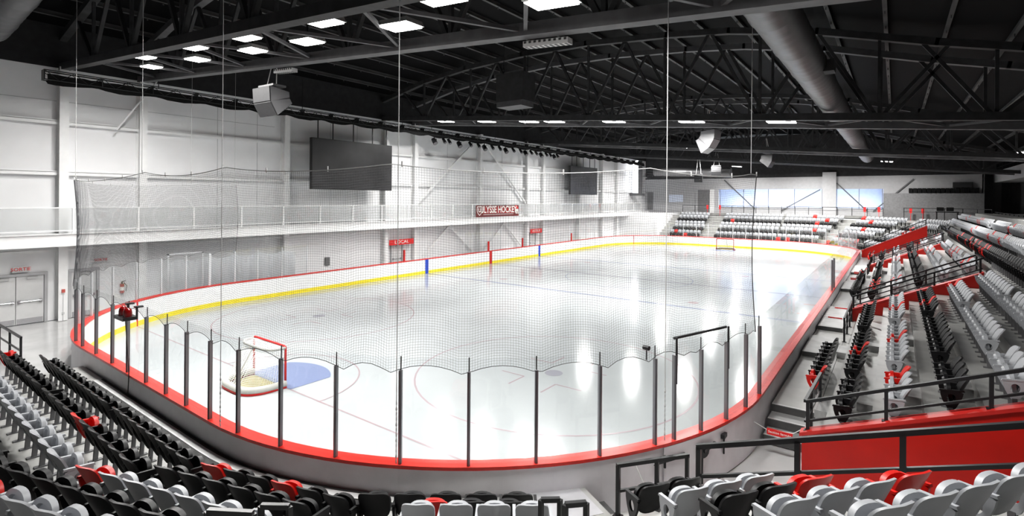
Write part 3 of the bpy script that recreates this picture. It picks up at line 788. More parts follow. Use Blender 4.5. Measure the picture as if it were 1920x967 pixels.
# light fixtures
def fixture(x, y, z, label, power, size=(1.0, .5)):
    t = thing('light_fixture', (x, y, z), label, 'light fixture', 'high bay light fixtures')
    sx, sy = size; s = -.0835
    mb = MB()
    def P(dx, dy, dz): return (x + dx, y + dy, z + dz + s * dx)
    mb.hexa([P(-sx / 2 - .04, -sy / 2 - .04, -.02), P(sx / 2 + .04, -sy / 2 - .04, -.02), P(sx / 2 + .04, sy / 2 + .04, -.02), P(-sx / 2 - .04, sy / 2 + .04, -.02), P(-sx / 2, -sy / 2, .1), P(sx / 2, -sy / 2, .1), P(sx / 2, sy / 2, .1), P(-sx / 2, sy / 2, .1)])
    mb.build('housing', 'strip_white', t)
    mb = MB(); mb.hexa([P(-sx / 2, -sy / 2, -.06), P(sx / 2, -sy / 2, -.06), P(sx / 2, sy / 2, -.06), P(-sx / 2, sy / 2, -.06), P(-sx / 2, -sy / 2, -.021), P(sx / 2, -sy / 2, -.021), P(sx / 2, sy / 2, -.021), P(-sx / 2, sy / 2, -.021)])
    mb.build('diffuser', 'light_emit', t)
    mb = MB(); mb.bar(P(0, 0, .1), P(0, 0, .45), .04, .04); mb.build('hanger', 'black_steel', t)
    ld = bpy.data.lights.new('lamp', 'AREA'); ld.shape = 'RECTANGLE'; ld.size, ld.size_y = sx, sy; ld.energy = power; ld.color = (1, .985, .96); ld.spread = radians(165)
    lo = bpy.data.objects.new('lamp', ld); COL.objects.link(lo); lo.location = (x, y, z - .075); adopt(lo, t)
POW = 480
k = 0
for row, y, xs in ((0, 2.2, (5.9, 10.2, 13.6, 17.5, 21.5, 25.5)), (1, 3.25, (3.5, 7.9, 11.96, 15.1, 19.1, 23.4, 27.5))):
    for j, x in enumerate(xs):
        fixture(x, y, low(x) + .0, f'glowing high bay light, {("outer", "inner")[row]} row of the nearest truss, {nth(j)} from left wall', 360 if x < 12 else 230, (.95, .5))
for j, x in enumerate((2.6, 6.4, 9.9, 11.8, 15.8, 20.2, 24.4)):
    fixture(x, 22.0, low(x) - .0, f'glowing high bay light under the second truss, {nth(j)} from the left wall', 460 if x < 12 else 660, (1.2, .5))
for j, x in enumerate((4., 9., 14., 19., 24., 28)):
    fixture(x, 40.8, low(x) + .05, f'glowing high bay light under the third truss, {nth(j)} from the left wall', 760, (1.1, .5))
for j, x in enumerate((5., 11., 17., 23.)):
    fixture(x, 59.4, low(x) + .05, f'glowing high bay light under the farthest truss, {nth(j)} from the left wall', 1150, (1.1, .5))
for j, (x, y) in enumerate(((35.5, 10.), (35.5, 24.), (35.5, 40), (12., 67.), (20., 67.), (28, 66.))):  # extra lamps added to brighten the side and far stands
    fixture(x, y, (10.5 if y < 60 else 10.2) if x < 30 else 8.9, f'added fill light over the seating, {nth(j)} around the hall', (60 if y < 0 else 780) if x < 30 else (60 if y < 20 else 620), (1.1, .5))
for k, (x0, x1) in enumerate(((10.1, 11.35), (21.5, 22.75))):
    t = thing('strip_fixture', ((x0 + x1) / 2, 5.0, 10), ('narrow unlit white strip fixture on the truss above the nearest speaker', 'narrow unlit strip fixture with angled slots on the truss overhead')[k], 'strip fixture')
    za, zb = low(x0) - .22, low(x1) - .22
    mb = MB(); mb.hexa([(x0, 4.98, za - .1), (x1, 4.98, zb - .1), (x1, 5.2, zb - .1), (x0, 5.2, za - .1), (x0, 4.98, za + .04), (x1, 4.98, zb + .04), (x1, 5.2, zb + .04), (x0, 5.2, za + .04)]); mb.build('body', 'strip_white', t)
    mb = MB()
    for j in range(9):
        f = (j + .5) / 9; xx = x0 + (x1 - x0) * f; zz = za + (zb - za) * f
        mb.box(xx - .03, xx + .03, 4.965, 4.985, zz - .02, zz + .03); mb.box(xx - .03, xx + .03, 5.0, 5.18, zz - .106, zz - .1)
    mb.build('slot_row', 'strip_dark', t)
# ducts
def spiral_duct(name, p0, p1, r, m_, label, outlets):
    t = thing(name, p0, label, 'air duct')
    p0, p1 = Vector(p0), Vector(p1); n = int((p1 - p0).length / .25); d = (p1 - p0).normalized()
    sd = d.cross(Vector((0, 0, 1))).normalized(); up = sd.cross(d)
    mb = MB(); prev = None; K = 28
    for i in range(n + 1):
        c = p0 + (p1 - p0) * i / n; rr = r * (1.0 if i % 2 else .985)
        if i % 12 == 6: rr = r * 1.03
        ringp = [c + sd * rr * cos(2 * pi * k / K) + up * rr * sin(2 * pi * k / K) for k in range(K)]
        if prev: mb.strip(prev, ringp, closed=True)
        else: mb.add(ringp, [tuple(range(K))])
        prev = ringp
    mb.add(prev, [tuple(range(K))[::-1]])
    mb.build('pipe', m_, t, 'auto')
    if name and p0.y > 50:
        for f in (.2, .8):
            c = p0 + (p1 - p0) * f; MB().tube((c.x, c.y, c.z + r), (c.x, c.y, arch(c.x) + .6), .02, 6).build('hanger_rod', 'black_steel', t)
    for c, off, s in outlets:
        mb = MB(); c = Vector(c); mb.box(c.x - s, c.x + s, c.y - s * 1.3, c.y + s * 1.3, c.z - s * .8, c.z + s * .8); mb.build('outlet_box', 'wall_dark', t)
spiral_duct('air_duct', (26.5, -3., 10.08), (26.5, 57, 10.08), .52, 'duct', 'fat round spiral duct running through the roof trusses above the seating', (((27.05, 5.9, 9.95), 0, .3), ((27.0, 13.6, 9.95), 0, .22)))
spiral_duct('air_duct', (.2, -1.1, 12.35), (14, -1.1, 12.35 + .9), .58, 'duct_x', 'round spiral duct cut off by the top corner near the left wall', ())
mb = MB(); mb.tube((.1, -1.1, 12.3), (.1, -1.1, 11.9), .5, 20); 
spiral_duct('air_duct', (2., 64, 9.6), (12., 64, 9.2), .6, 'duct_x', 'dim round duct lying across under the roof by the far wall', ())
# unit heater hung in second truss
t = thing('unit_heater', (11.1, 18.6, 12), 'big dark box unit heater hanging below the roof deck', 'heater')
mb = MB(); mb.box(10.2, 12.1, 18.2, 19.4, 11.3, 12.9); mb.build('casing', 'truss_grey', t)
mb = MB(); mb.box(10.25, 12.0, 18.19, 19.4, 11.0, 11.3); mb.build('louvre_base', 'truss_lit', t)
for xx in (10.3, 12.0):
    mb = MB(); mb.tube((xx, 18.8, 12.8), (xx, 18.8, 14.9), .02, 6); mb.build('hanger_rod', 'black_steel', t)
# line array speakers
def speaker(c, rz, n, label, mface, mside, sc=1., hang=(0, 0)):
    t = thing('line_array_speaker', c, label, 'speaker'); t.rotation_euler = (0, 0, rz); t.scale = (1, 1, 1)
    ang = radians(8)
    w, h, dp = .95 * sc, .5 * sc, .7 * sc
    z = 0.; yy = 0.
    for k in range(n):
        a = radians(4 + 26 * k)
        # box k: front toward -y, tilted down by a, hinged on the rear
        f = Vector((0, -cos(a), -sin(a))); u = Vector((0, -sin(a), cos(a)))
        o = Vector((0, yy, z))
        def P(x, d, v): return Vector((x, 0, 0)) + o + f * d + u * v
        front_h, back_h = h, h * .45
        prof = [(dp, 0), (dp, -front_h), (0, -front_h * .5 - back_h / 2), (0, -front_h * .5 + back_h / 2)]
        mb = MB(); mb.extr([P(-w / 2 + .02, d, v) for d, v in prof], (w - .04, 0, 0)); cab = mb.build('cabinet', mside, None)
        cab.parent = t
        mb = MB(); mb.hexa([P(-w / 2, dp, -front_h), P(w / 2, dp, -front_h), P(w / 2, dp, 0), P(-w / 2, dp, 0), P(-w / 2, dp + .04, -front_h + .02), P(w / 2, dp + .04, -front_h + .02), P(w / 2, dp + .04, -.02), P(-w / 2, dp + .04, -.02)])
        g = mb.build('grille', mface, None); g.parent = t
        mb = MB()
        for sx in (-1, 1):
            q = P(sx * (w / 2 - .02), dp * .45, -front_h * .5); mb.tube(q, q + Vector((sx * .02, 0, 0)), .09 * sc, 10)
        hd = mb.build('handle_cup', 'strip_dark', cab)
        nx_ = P(0, dp, -front_h); a2 = radians(4 + 26 * (k + 1)); f2 = Vector((0, -cos(a2), -sin(a2)))
        oo = nx_ - f2 * dp; yy, z = oo.y, oo.z
    for sx in (-.3, .3):
        mb = MB(); mb.tube((sx * w, -dp * .5, .0), (sx * w * .3, -dp * .3, 1.1 * sc + hang[0]), .02, 6); hh = mb.build('hanging_chain', 'cable_white', None); hh.parent = t
    mb = MB(); mb.box(-w * .45, w * .45, -dp * .8, -.1, .0, .07); ff = mb.build('fly_frame', 'speaker_side', None); ff.parent = t
speaker((9.25, 5.75, 10.02), radians(4), 2, 'grey two-box hanging speaker below the nearest truss at left', 'speaker_grille', 'speaker_side', 1.15)
speaker((20.0, 24.9, 9.75), radians(85), 3, 'bright white curved hanging speaker beyond the second truss', 'speaker_white', 'speaker_white', 1.05)
speaker((19.6, 43.4, 9.75), radians(85), 2, 'dark curved hanging speaker beyond the third truss', 'speaker_grille', 'truss_grey', 1.2)
speaker((10.9, 61.6, 9.95), radians(10), 2, 'small grey hanging speaker before the far wall', 'speaker_grille', 'speaker_grille', 1.2, (.4, 0))
speaker((9.2, 60, 8.9), radians(10), 2, 'small black hanging speaker below the farthest truss', 'black_steel', 'black_steel', 1., (1.0, 0))
# pale brace rod between truss and left wall
t = MB(); t.bar((-1.9, 3.6, 9.0), (-.9, 5., 11.55), .05, .05); tag(t.build('brace_rod', 'steel_white'), 'slanting pale rod hanging from the truss end at the left wall', 'rod')

# ------------------------------------------------------------------ far end wall
FW = 72.
slab('wall_far', -2.6, 8.4, FW, FW + .3, 0, 8.85, 'wall_grey')
slab('wall_far_2', 8.4, 27.6, FW, FW + .3, 7.25, 8.85, 'wall_grey')
slab('wall_far_3', 8.4, 27.6, FW, FW + .3, 0, 4.75, 'wall_grey')
slab('wall_far_4', 27.6, 36.6, FW, FW + .3, 6.7, 8.85, 'wall_grey')
slab('wall_far_5', 27.6, 36.6, FW - .9, FW - .02, 0, 6.7, 'block_grey')
slab('wall_far_6', 36.6, 44, FW + 2, FW + 2.3, 0, 9.5, 'block_grey')
slab('wall_far_7', 36.5, 36.7, FW, FW + 2, 0, 9.5, 'block_grey')
slab('wall_far_8', -2.6, 44, FW + .1, FW + .5, 8.85, 14.5, 'wall_dark')
slab('column', 21.25, 22.75, FW - .35, FW, 3.9, 9.4, 'wall_grey')
slab('wall_right', 43.7, 44., FY0, 75, 0, 9.6, 'block_grey')
slab('wall_back', 36, 44, -16.2, -16, 0, 9.6, 'wall_dark')
# windows to the adjoining hall
for k, (a, b) in enumerate(((8.6, 21.2), (22.8, 27.5))):
    wd = bpy.data.objects.new(f'window_{k + 1}', None); COL.objects.link(wd); wd.location = (a, FW, 4.75); struct(wd)
    mb = MB(); mb.quad((a, FW + .1, 4.75), (b, FW + .1, 4.75), (b, FW + .1, 7.25), (a, FW + .1, 7.25)); struct(mb.build('glass_pane', 'window_glass', wd))
    mb = MB(); n = 4 if k == 0 else 2
    for i in range(n + 1):
        xx = a + (b - a) * i / n; mb.box(xx - .03, xx + .03, FW - .03, FW + .06, 4.75, 7.25)
    mb.box(a, b, FW - .03, FW + .06, 4.72, 4.8); struct(mb.build('window_frame', 'steel_grey', wd))
struct(MB().quad((4., FW + 9, 0), (30, FW + 9, 0), (30, FW + 9, 9), (4, FW + 9, 9)).build('wall_hall', 'hall_wall'))
struct(MB().quad((4., FW + .4, 4.2), (30, FW + .4, 4.2), (30, FW + 9, 4.2), (4, FW + 9, 4.2)).build('floor_hall', 'hall_wall'))
struct(MB().quad((4., FW + .4, 9), (30, FW + .4, 9), (30, FW + 9, 9), (4, FW + 9, 9)).build('ceiling_hall', 'hall_wall'))
for j, x in enumerate((10.5, 14., 18., 25.)):
    fixture(x, FW + 4, 7.6, f'bright light in the hall behind the far windows, {nth(j)} along', 600, (2.0, .3))
for a, b in (((9.2, 8.6), (13.2, 4.6)), ((21., 7.2), (16.5, 4.4)), ((22.8, 8.), (26., 4.5)), ((30.5, 8.4), (26.6, 4.5))):
    mb = MB(); mb.bar((a[0], FW - .1, a[1]), (b[0], FW - .1, b[1]), .14, .14); struct(mb.build('beam', 'steel_grey'))
# far left: tall lit window, door and small window
wd = bpy.data.objects.new('window_3', None); COL.objects.link(wd); wd.location = (-1.6, 66, 6.8); struct(wd)
struct(MB().box(-2.1, -1.25, 66., 66.1, 6.7, 11.4).build('glass_pane', 'daylight', wd))
struct(MB().box(-1.25, -.7, 66., 66.2, 6.6, 11.4).build('window_frame', 'steel_grey', wd))
struct(MB().box(-2.6, -.7, 66, 67.2, 6.3, 6.62).build('window_frame', 'steel_grey', wd))
struct(MB().box(1.2, 3.3, FW - .05, FW, 5.4, 6.5).build('window_4', 'hall_wall'))
d = bpy.data.objects.new('door_5', None); COL.objects.link(d); d.location = (6, FW, 4.); struct(d)
struct(MB().box(5.2, 5.5, FW - .12, FW, 3.9, 7.3).build('door_frame', 'wall_grey', d)); struct(MB().box(5.5, 7.2, FW - .06, FW, 3.9, 7.2).build('door_leaf', 'block_grey', d)); struct(MB().box(7.2, 7.8, FW - .12, FW, 3.9, 7.3).build('door_frame', 'paint_white', d))
struct(MB().box(-2.2, -1.3, FW - .06, FW, 4.2, 6.9).build('door_6', 'block_grey'))
# right: dark doors, mezzanine
for k, xx in enumerate((38.35, 39.1)):
    struct(MB().box(xx, xx + .68, FW + 1.9, FW + 2., 3.9, 7.9).build(f'door_{7 + k}', 'wall_dark'))
slab('floor_mezzanine', 37.6, 44, 50, FW + 2, 7.9, 9.1, 'wall_grey')
t = thing('mezzanine_railing', (37.7, 60, 9.1), 'dark picket railing along the edge of the right mezzanine', 'railing')
for yy in range(50, 75, 2):
    mb = MB(); mb.box(37.66, 37.72, yy - .03, yy + .03, 9.1, 10.); mb.build('baluster_post', 'black_steel', t)
mb = MB(); mb.box(37.66, 37.72, 50, 74, 9.95, 10.02); mb.box(37.66, 37.72, 50, 74, 9.5, 9.54); mb.build('rail', 'black_steel', t)
# club seats on top of the block wall
for i in range(15):
    x = 30.2 + i * .42
    t = thing('club_seat', (x, FW - .2, 6.7), f'black club seat on top of the grey block wall, {nth(i)} from the windows', 'seat', 'black club seats on the block wall')
    MB().box(x - .17, x + .17, FW - .22, FW - .1, 6.85, 7.3).build('backrest', 'seat_black', t); MB().box(x - .16, x + .16, FW - .5, FW - .2, 6.7, 6.9).build('seat', 'seat_black', t)
t = thing('monitor_cabinet', (34.9, FW - .3, 7.3), 'black rectangular cabinet fixed high on the far wall', 'cabinet')
MB().box(34.0, 35.7, FW - .45, FW - .01, 7.35, 7.95).build('case', 'screen_edge', t); MB().box(34.08, 35.62, FW - .47, FW - .45, 7.4, 7.9).build('front_panel', 'screen_dark', t)

# world
w = bpy.data.worlds.new('world'); SC.world = w; w.use_nodes = True
w.node_tree.nodes['Background'].inputs[0].default_value = (.8, .85, .9, 1)
w.node_tree.nodes['Background'].inputs[1].default_value = .06
SC.view_settings.view_transform = 'Standard'
try: SC.view_settings.look = 'Medium High Contrast'
except Exception: pass
SC.view_settings.exposure = .5
try:
    SC.cycles.use_denoising = True
    SC.cycles.transparent_max_bounces = 24
    SC.cycles.max_bounces = 6
    SC.cycles.sample_clamp_indirect = 6
    SC.cycles.caustics_reflective = False; SC.cycles.caustics_refractive = False
except Exception: pass
# ------------------------------------------------------------------ stands: terraces
def cross(p, d, q, e):
    den = d[0] * e[1] - d[1] * e[0]; t = ((q[0] - p[0]) * e[1] - (q[1] - p[1]) * e[0]) / den
    return (p[0] + d[0] * t, p[1] + d[1] * t)
A_S, A_B, A_C, A_D = 0., radians(16.5), radians(36.7), radians(54.5)
BASE = [((9.5, -1.53), A_S), ((19.6, -1.45), A_B), ((22.41, -.46), A_C), ((24.64, 1.2), A_D)]
YE = 3.75
def tier_line(off):
    """front polyline of the near stand moved outwards (away from the ice) by off"""
    ls = []
    for (p, a) in BASE: ls.append(((p[0] + sin(a) * off, p[1] - cos(a) * off), (cos(a), sin(a))))
    pts = [cross(ls[0][0], ls[0][1], (9.5, 0), (0, 1))]
    for u, v in zip(ls, ls[1:]): pts.append(cross(u[0], u[1], v[0], v[1]))
    pts.append(cross(ls[3][0], ls[3][1], (0, YE), (1, 0)))
    return pts
XR = 31.8
# base platform along the near boards
plat = [p for p in outline(.3) if p[1] < 4 and p[0] > 8.9 and p[1] < R and not (p[0] > 24.0)]
plat = sorted(plat, key=lambda p: p[0])
poly = [(8.9, plat[0][1])] + plat + [(24.1, 3.2), (25.0, 2.65), (25.77, YE), (XR, YE), (XR, -14), (8.9, -14)]
struct(MB().prism(poly, 0, .6).build('floor_platform', 'concrete'))
struct(MB().prism([(24.1, 3.2), (25.0, 2.65), (25.2, 2.95), (24.35, 3.5)], 0, .3).build('floor_step', 'concrete_dark'))
struct(MB().box(8.3, 8.9, -3.4, -.22, 0, .3).build('floor_step', 'concrete_step'))
# gutter and pale curb strip
oi = [i for i, p in enumerate(outline(.3)) if 9.0 < p[0] < 22.5 and p[1] < 2]
def between(d0, d1, z, name, m):
    A = [outline(d0)[i] for i in oi]; B = [outline(d1)[i] for i in oi]
    mb = MB(); mb.strip(at(A, z), at(B, z)); return struct(mb.build(name, m))
between(.29, .36, .603, 'trim_gutter', 'gutter_dark'); between(.36, .52, .612, 'trim_curb', 'nosing'); between(.52, .74, .603, 'trim_gutter', 'gutter_dark')
struct(MB().prism([(23.3, 2.35), (24.05, 3.1), (24.9, 2.6), (24.3, 1.75)], .6, .606).build('trim_landing', 'ramp_grey'))
mbt = MB(); mbt.bar((23.3, 2.38, .64), (24.1, 3.14, .64), .1, .08); struct(mbt.build('trim_landing_edge', 'concrete_dark'))
NT = 9
for i in range(1, NT):
    fr = tier_line(-.63 + .81 * i)
    poly = fr + [(XR, YE), (XR, -14), (9.5, -14)]
    struct(MB().prism(poly, .6 + .35 * (i - 1), .6 + .35 * i).build('floor_terrace', 'concrete'))
# D-end retaining face is painted
def slopewall(name, y0, y1, xa, xb, za, zb, cop=True, zbase=0.):
    o = bpy.data.objects.new(name, None); COL.objects.link(o); o.location = (xa, y0, 0); struct(o)
    mb = MB(); mb.prism([(xa, y0), (xb, y0), (xb, y1), (xa, y1)], [zbase] * 4, [za, zb, zb, za]); struct(mb.build('wall_panel', 'red_paint', o))
    if cop:
        mb = MB(); e = .04; mb.prism([(xa - e, y0 - e), (xb, y0 - e), (xb, y1 + e), (xa - e, y1 + e)], [za, zb, zb, za], [za + .07, zb + .07, zb + .07, za + .07]); struct(mb.build('wall_coping', 'red_coping', o))
    return o
slopewall('wall_vomitory', 6.85, 7.05, 27.23, 33.2, .98, .98 + .407 * 5.97)
slopewall('wall_vomitory_2', 21.6, 21.85, 27.23, 31.5, 1.0, 3.0)
slopewall('wall_vomitory_3', 23.3, 23.5, 27.4, 31.5, .9, 2.75)
slopewall('wall_vomitory_4', 41.0, 41.25, 27.23, 31.5, .95, 2.9)
slopewall('wall_vomitory_5', 42.9, 43.1, 27.4, 31.5, .9, 2.75)
slopewall('wall_vomitory_6', 52.4, 52.7, 26.3, 31.0, 1.15, 3.6)
# right stand terraces
def xtop(i): return 27.30 + .85 * (i - 1)
def ztr(i): return .58 + .37 * (i - 1)
for k, (ya, yb) in enumerate(((7.05, 21.6), (23.5, 41.0), (43.1, 52.4))):
    for i in range(2, 7):
        x0 = xtop(i) - .63
        struct(MB().box(x0, 32.0, ya, yb, ztr(i - 1), ztr(i)).build('floor_terrace', 'concrete'))
    struct(MB().box(27.23, 32.0, ya, yb, 0, .58).build('floor_terrace', 'concrete'))
    # aisle step blocks
    n = 0
    for i in range(2, 7):
        for y in (ya + 2.1, ya + 8.0) + ((ya + 13.5,) if k == 1 else ()):
            if y + 1.2 > yb: continue
            mb = MB(); x0 = xtop(i) - .63; mb.box(x0 - .32, x0, y, y + 1.0, ztr(i - 1), ztr(i - 1) + .185); mb.box(x0 - .325, x0 - .28, y, y + 1.0, ztr(i - 1) + .185, ztr(i - 1) + .19)
            struct(mb.build('floor_step', 'concrete_step'))
# walkway along the side boards with steps
for z, y in ((.2, 8.35), (.4, 8.9), (.58, 9.45)):
    x0 = W + .32
    struct(MB().box(x0, 27.22, y, (8.9, 9.45, 55)[int(z * 5 - .9)], 0, z).build('floor_step' if z < .5 else 'floor_aisle', 'concrete_step' if z < .5 else 'concrete'))
    struct(MB().box(x0, 27.2, y - .005, y + .06, z, z + .006).build('trim_nosing', 'nosing'))
    struct(MB().box(x0, 27.2, y - .012, y - .002, z - .19, z - .01).build('trim_riser', 'concrete_dark'))
for ya, yb in ((14.6, 17.2), (19.0, 23.8), (30., 33.5), (38.5, 43.5)):
    struct(MB().box(W + .34, 27.1, ya, yb, .58, .74).build('floor_step', 'concrete_step'))
    struct(MB().box(W + .34, 27.1, ya - .012, ya - .002, .59, .73).build('trim_riser', 'concrete_dark'))
# upper terrace
struct(MB().box(32.0, 32.3, 5., 66, 0, 2.78).build('floor_concourse', 'concrete'))
struct(MB().box(XR, 32.0, 5, 66, 0, 2.78).build('floor_concourse', 'concrete'))
def xu(k): return 32.58 + .85 * (k - 1)
def zu(k): return 2.78 + .45 * (k - 1)
struct(MB().box(32.3, 36.9, 5, 66, 0, 2.78).build('floor_concourse', 'concrete'))
for k in range(2, 6):
    struct(MB().box(xu(k) - .6, 43.6, 5, 66, zu(k - 1), zu(k)).build('floor_terrace', 'concrete'))
# far end stand (curved)
CCX, CCY = W - R, L - R
def far_front(i, d=0.):
    r = 9.3 + .83 * i + d; y = CCY + r
    pts = [(3.0, y)] + [(CCX + r * cos(a), CCY + r * sin(a)) for a in [pi / 2 - (pi / 2 - radians(4)) * k / 18 for k in range(19)]]
    return pts
poly0 = far_front(0)
struct(MB().prism([(x, y) for x, y in poly0[::-1]] + [(3., FW - .5), (33., FW - .5), (33, CCY + .5)], 0, .58).build('floor_terrace', 'concrete'))
for i in range(1, 9):
    p = far_front(i)
    struct(MB().prism([(x, y) for x, y in p[::-1]] + [(3., FW - .4), (35.5, FW - .4), (35.5, CCY + .9)], .58 + .37 * (i - 1), .58 + .37 * i).build('floor_terrace', 'concrete'))
struct(MB().box(-2.6, 3.0, 62.5, FW - .4, 0, 3.86).build('wall_landing', 'wall_white'))
struct(MB().box(3.0, 36.5, FW - .4, FW, 3.6, 3.9).build('floor_terrace', 'concrete'))

# ------------------------------------------------------------------ seats
def sup_shell(fn, cx_, hw, hh, e, rings, n, th, botw=1.):
    """rounded panel: fn(x, z_rel)->y, centre height cx_, exponent e; returns MB geometry for front and back skins"""
    mb = MB()
    def P(r, k, back):
        a = 2 * pi * k / n; c, s = cos(a), sin(a)
        x = hw * r * abs(c) ** (2 / e) * (1 if c >= 0 else -1); z = hh * r * abs(s) ** (2 / e) * (1 if s >= 0 else -1)
        if botw != 1.: x *= 1 + (botw - 1) * (.5 - z / (2 * hh))
        return (x, fn(x, z, r) - (th if back else 0), cx_ + z)
    for back in (False, True):
        vs = [(0, fn(0, 0, 0) - (th if back else 0), cx_)]; fs = []
        for ri, r in enumerate(rings):
            vs += [P(r, k, back) for k in range(n)]
        for k in range(n):
            k2 = (k + 1) % n; f = (0, 1 + k2, 1 + k); fs.append(f if not back else f[::-1])
        for ri in range(len(rings) - 1):
            a, b = 1 + ri * n, 1 + (ri + 1) * n
            for k in range(n):
                k2 = (k + 1) % n; f = (a + k, a + k2, b + k2, b + k); fs.append(f if not back else f[::-1])
        mb.add(vs, fs)
    A = [P(1., k, False) for k in range(n)]; B = [P(1., k, True) for k in range(n)]
    mb.strip(A, B, closed=True)
    return mb
def back_fn(x, z, r): return .08 - .45 * (z + .245) + 1.1 * x * x
def pan_fn(x, z, r): return .15 + .14 * (z + .185) + (.035 if r < .72 else (.0 if r > .86 else .0))
def seat_meshes(lo):
    n = 14 if lo else 28
    back = sup_shell(back_fn, .625, .243, .245, 4.0, (.5, 1.) if lo else (.45, .8, .95, 1.), n, .03, .86)
    pan = sup_shell(pan_fn, .53, .205, .19, 2.5, (.7, 1.) if lo else (.6, .72, .76, .86, .97, 1.), n, .06)
    arm = MB(); x0, x1 = -.262, -.228; N = 8 if lo else 20
    out = []; inn = []
    base = [(-.04, .625), (.12, .615), (.29, .595), (.295, .55), (.26, .42), (.19, .29), (.13, .25), (.07, .30), (.0, .45), (-.04, .56)]
    # resample the outline about the hole centre
    hc = (.13, .47)
    def ray_out(a):
        best = 9
        for p, q in zip(base, base[1:] + base[:1]):
            dx, dy = cos(a), sin(a); ex, ey = q[0] - p[0], q[1] - p[1]; den = dx * ey - dy * ex
            if abs(den) < 1e-9: continue
            t = ((p[0] - hc[0]) * ey - (p[1] - hc[1]) * ex) / den; u = ((p[0] - hc[0]) * dy - (p[1] - hc[1]) * dx) / den
            if t > 0 and -1e-6 <= u <= 1 + 1e-6: best = min(best, t)
        return (hc[0] + best * cos(a), hc[1] + best * sin(a))
    for k in range(N):
        a = 2 * pi * k / N; out.append(ray_out(a)); inn.append((hc[0] + .065 * cos(a), hc[1] + .085 * sin(a)))
    for x in (x0, x1): arm.strip([(x, a, b) for a, b in out], [(x, a, b) for a, b in inn], closed=True)
    arm.strip([(x0, a, b) for a, b in out], [(x1, a, b) for a, b in out], closed=True); arm.strip([(x0, a, b) for a, b in inn], [(x1, a, b) for a, b in inn], closed=True)
    arm.hexa([(-.268, -.06, .62), (-.222, -.06, .62), (-.222, .31, .585), (-.268, .31, .585), (-.268, -.05, .65), (-.222, -.05, .65), (-.222, .30, .615), (-.268, .30, .615)])
    leg = MB(); leg.bar((-.245, .14, .3), (-.245, .12, .02), .045, .07, up=(0, 1, 0)); leg.box(-.29, -.2, .02, .22, 0, .02)
    return back, pan, arm, leg
SM = {}
hi = seat_meshes(False)
for cname, mm in (('black', 'seat_black'), ('grey', 'seat_grey'), ('red', 'seat_red')):
    SM[cname] = [b.mesh(nm, [mm], 'auto') for nm, b in zip(('backrest', 'seat', 'armrest', 'leg'), hi)]
SM['leg'] = hi[3].mesh('leg', ['steel_grey'])
LO = seat_meshes(True)

SEATS = []   # (x, y, z, phi, colour, last_in_row, label, group)
def seat_row(start, ang, n, sp, z, cols, labfn, group, push=.13, first=0):
    """start = left end (seen from behind) of the back-top line; seats face ang+90 deg"""
    dx, dy = cos(ang), sin(ang); fx, fy = -sin(ang), cos(ang)
    for i in range(n):
        c = cols[i] if isinstance(cols, (list, tuple, str)) and len(cols) > 1 else cols[0]
        c = {'K': 'black', 'G': 'grey', 'R': 'red'}[c]
        SEATS.append((start[0] + dx * sp * (i + .5) + fx * push, start[1] + dy * sp * (i + .5) + fy * push, z, ang, c, i == n - 1, labfn(c, i), group, sp))
def lab(rowname, where, off=0): return lambda c, i: f'{c} seat, {rowname}, {nth(i + off)} {where}'
T = lambda i: .6 + .35 * (i - 1)
gS = 'seats along the straight near end'
seat_row((10.0, -1.53), A_S, 11, .49, T(1), 'K', lab('first row along the near end boards', 'from the door end'), gS)
seat_row((15.75, -1.52), A_S, 8, .45, T(1), 'K', lab('first row along the near end boards', 'from the door end', 11), gS)
seat_row((9.7, -2.36), A_S, 9, .495, T(2), 'RKKKKKKKK', lab('second row from the near end boards', 'from the door end'), gS)
seat_row((14.5, -2.36), A_S, 10, .505, T(2), 'KKKKRKKKKK', lab('second row from the near end boards', 'from the door end', 9), gS)
seat_row((11.4, -3.17), A_S, 16, .5, T(3), 'G', lab('third row from the near end boards', 'from the door end'), gS)
seat_row((16.4, -4.0), A_S, 6, .5, T(4), 'K', lab('fourth row from the near end boards', 'along before the bend'), gS)
gB = 'seats in the wedge past the bend'
seat_row((19.6, -1.45), A_B, 6, .49, T(1), 'RKKRKK', lab('first row of the wedge', 'after the bend'), gB)
seat_row((19.85, -2.2), A_B, 6, .485, T(2), 'K', lab('second row of the wedge', 'after the bend'), gB)
seat_row((19.8, -3.1), A_B, 7, .465, T(3), 'RGGGGGG', lab('third row of the wedge', 'after the bend'), gB)
seat_row((19.2, -4.08), A_B, 8, .46, T(4), 'K', lab('fourth row of the wedge', 'after the bend'), gB)
seat_row((20.35, -4.5), A_B, 6, .46, T(5), 'GRGGGG'.replace('GR', 'KR'), lab('fifth row of the wedge', 'after the bend'), gB)
gC = 'seats in the small block below the camera'
seat_row((22.41, -.46), A_C, 5, .53, T(1), 'K', lab('first row of the block beside the landing', 'from the step aisle'), gC)
seat_row((23.66, -.5), A_C, 3, .51, T(2), 'RKK', lab('second row of the block beside the landing', 'from the step aisle'), gC)
seat_row((24.02, -1.05), A_C, 4, .457, T(3), 'G', lab('third row of the block beside the landing', 'from the step aisle'), gC)
gD = 'seats behind the black corner handrail'
seat_row((25.95, 1.63), A_D, 2, .53, T(2), 'K', lab('front row behind the corner handrail', 'from the step aisle'), gD)
seat_row((26.6, 1.23), A_D, 3, .525, T(3), 'G', lab('second row behind the corner handrail', 'from the step aisle'), gD)
seat_row((27.24, .82), A_D, 3, .56, T(4), 'KKR', lab('third row behind the corner handrail', 'from the step aisle'), gD)
seat_row((27.9, .44), A_D, 4, .53, T(5), 'GGGR', lab('fourth row behind the corner handrail', 'from the step aisle'), gD)
seat_row((28.62, .1), A_D, 5, .56, T(6), 'G', lab('fifth row behind the corner handrail', 'from the step aisle'), gD)
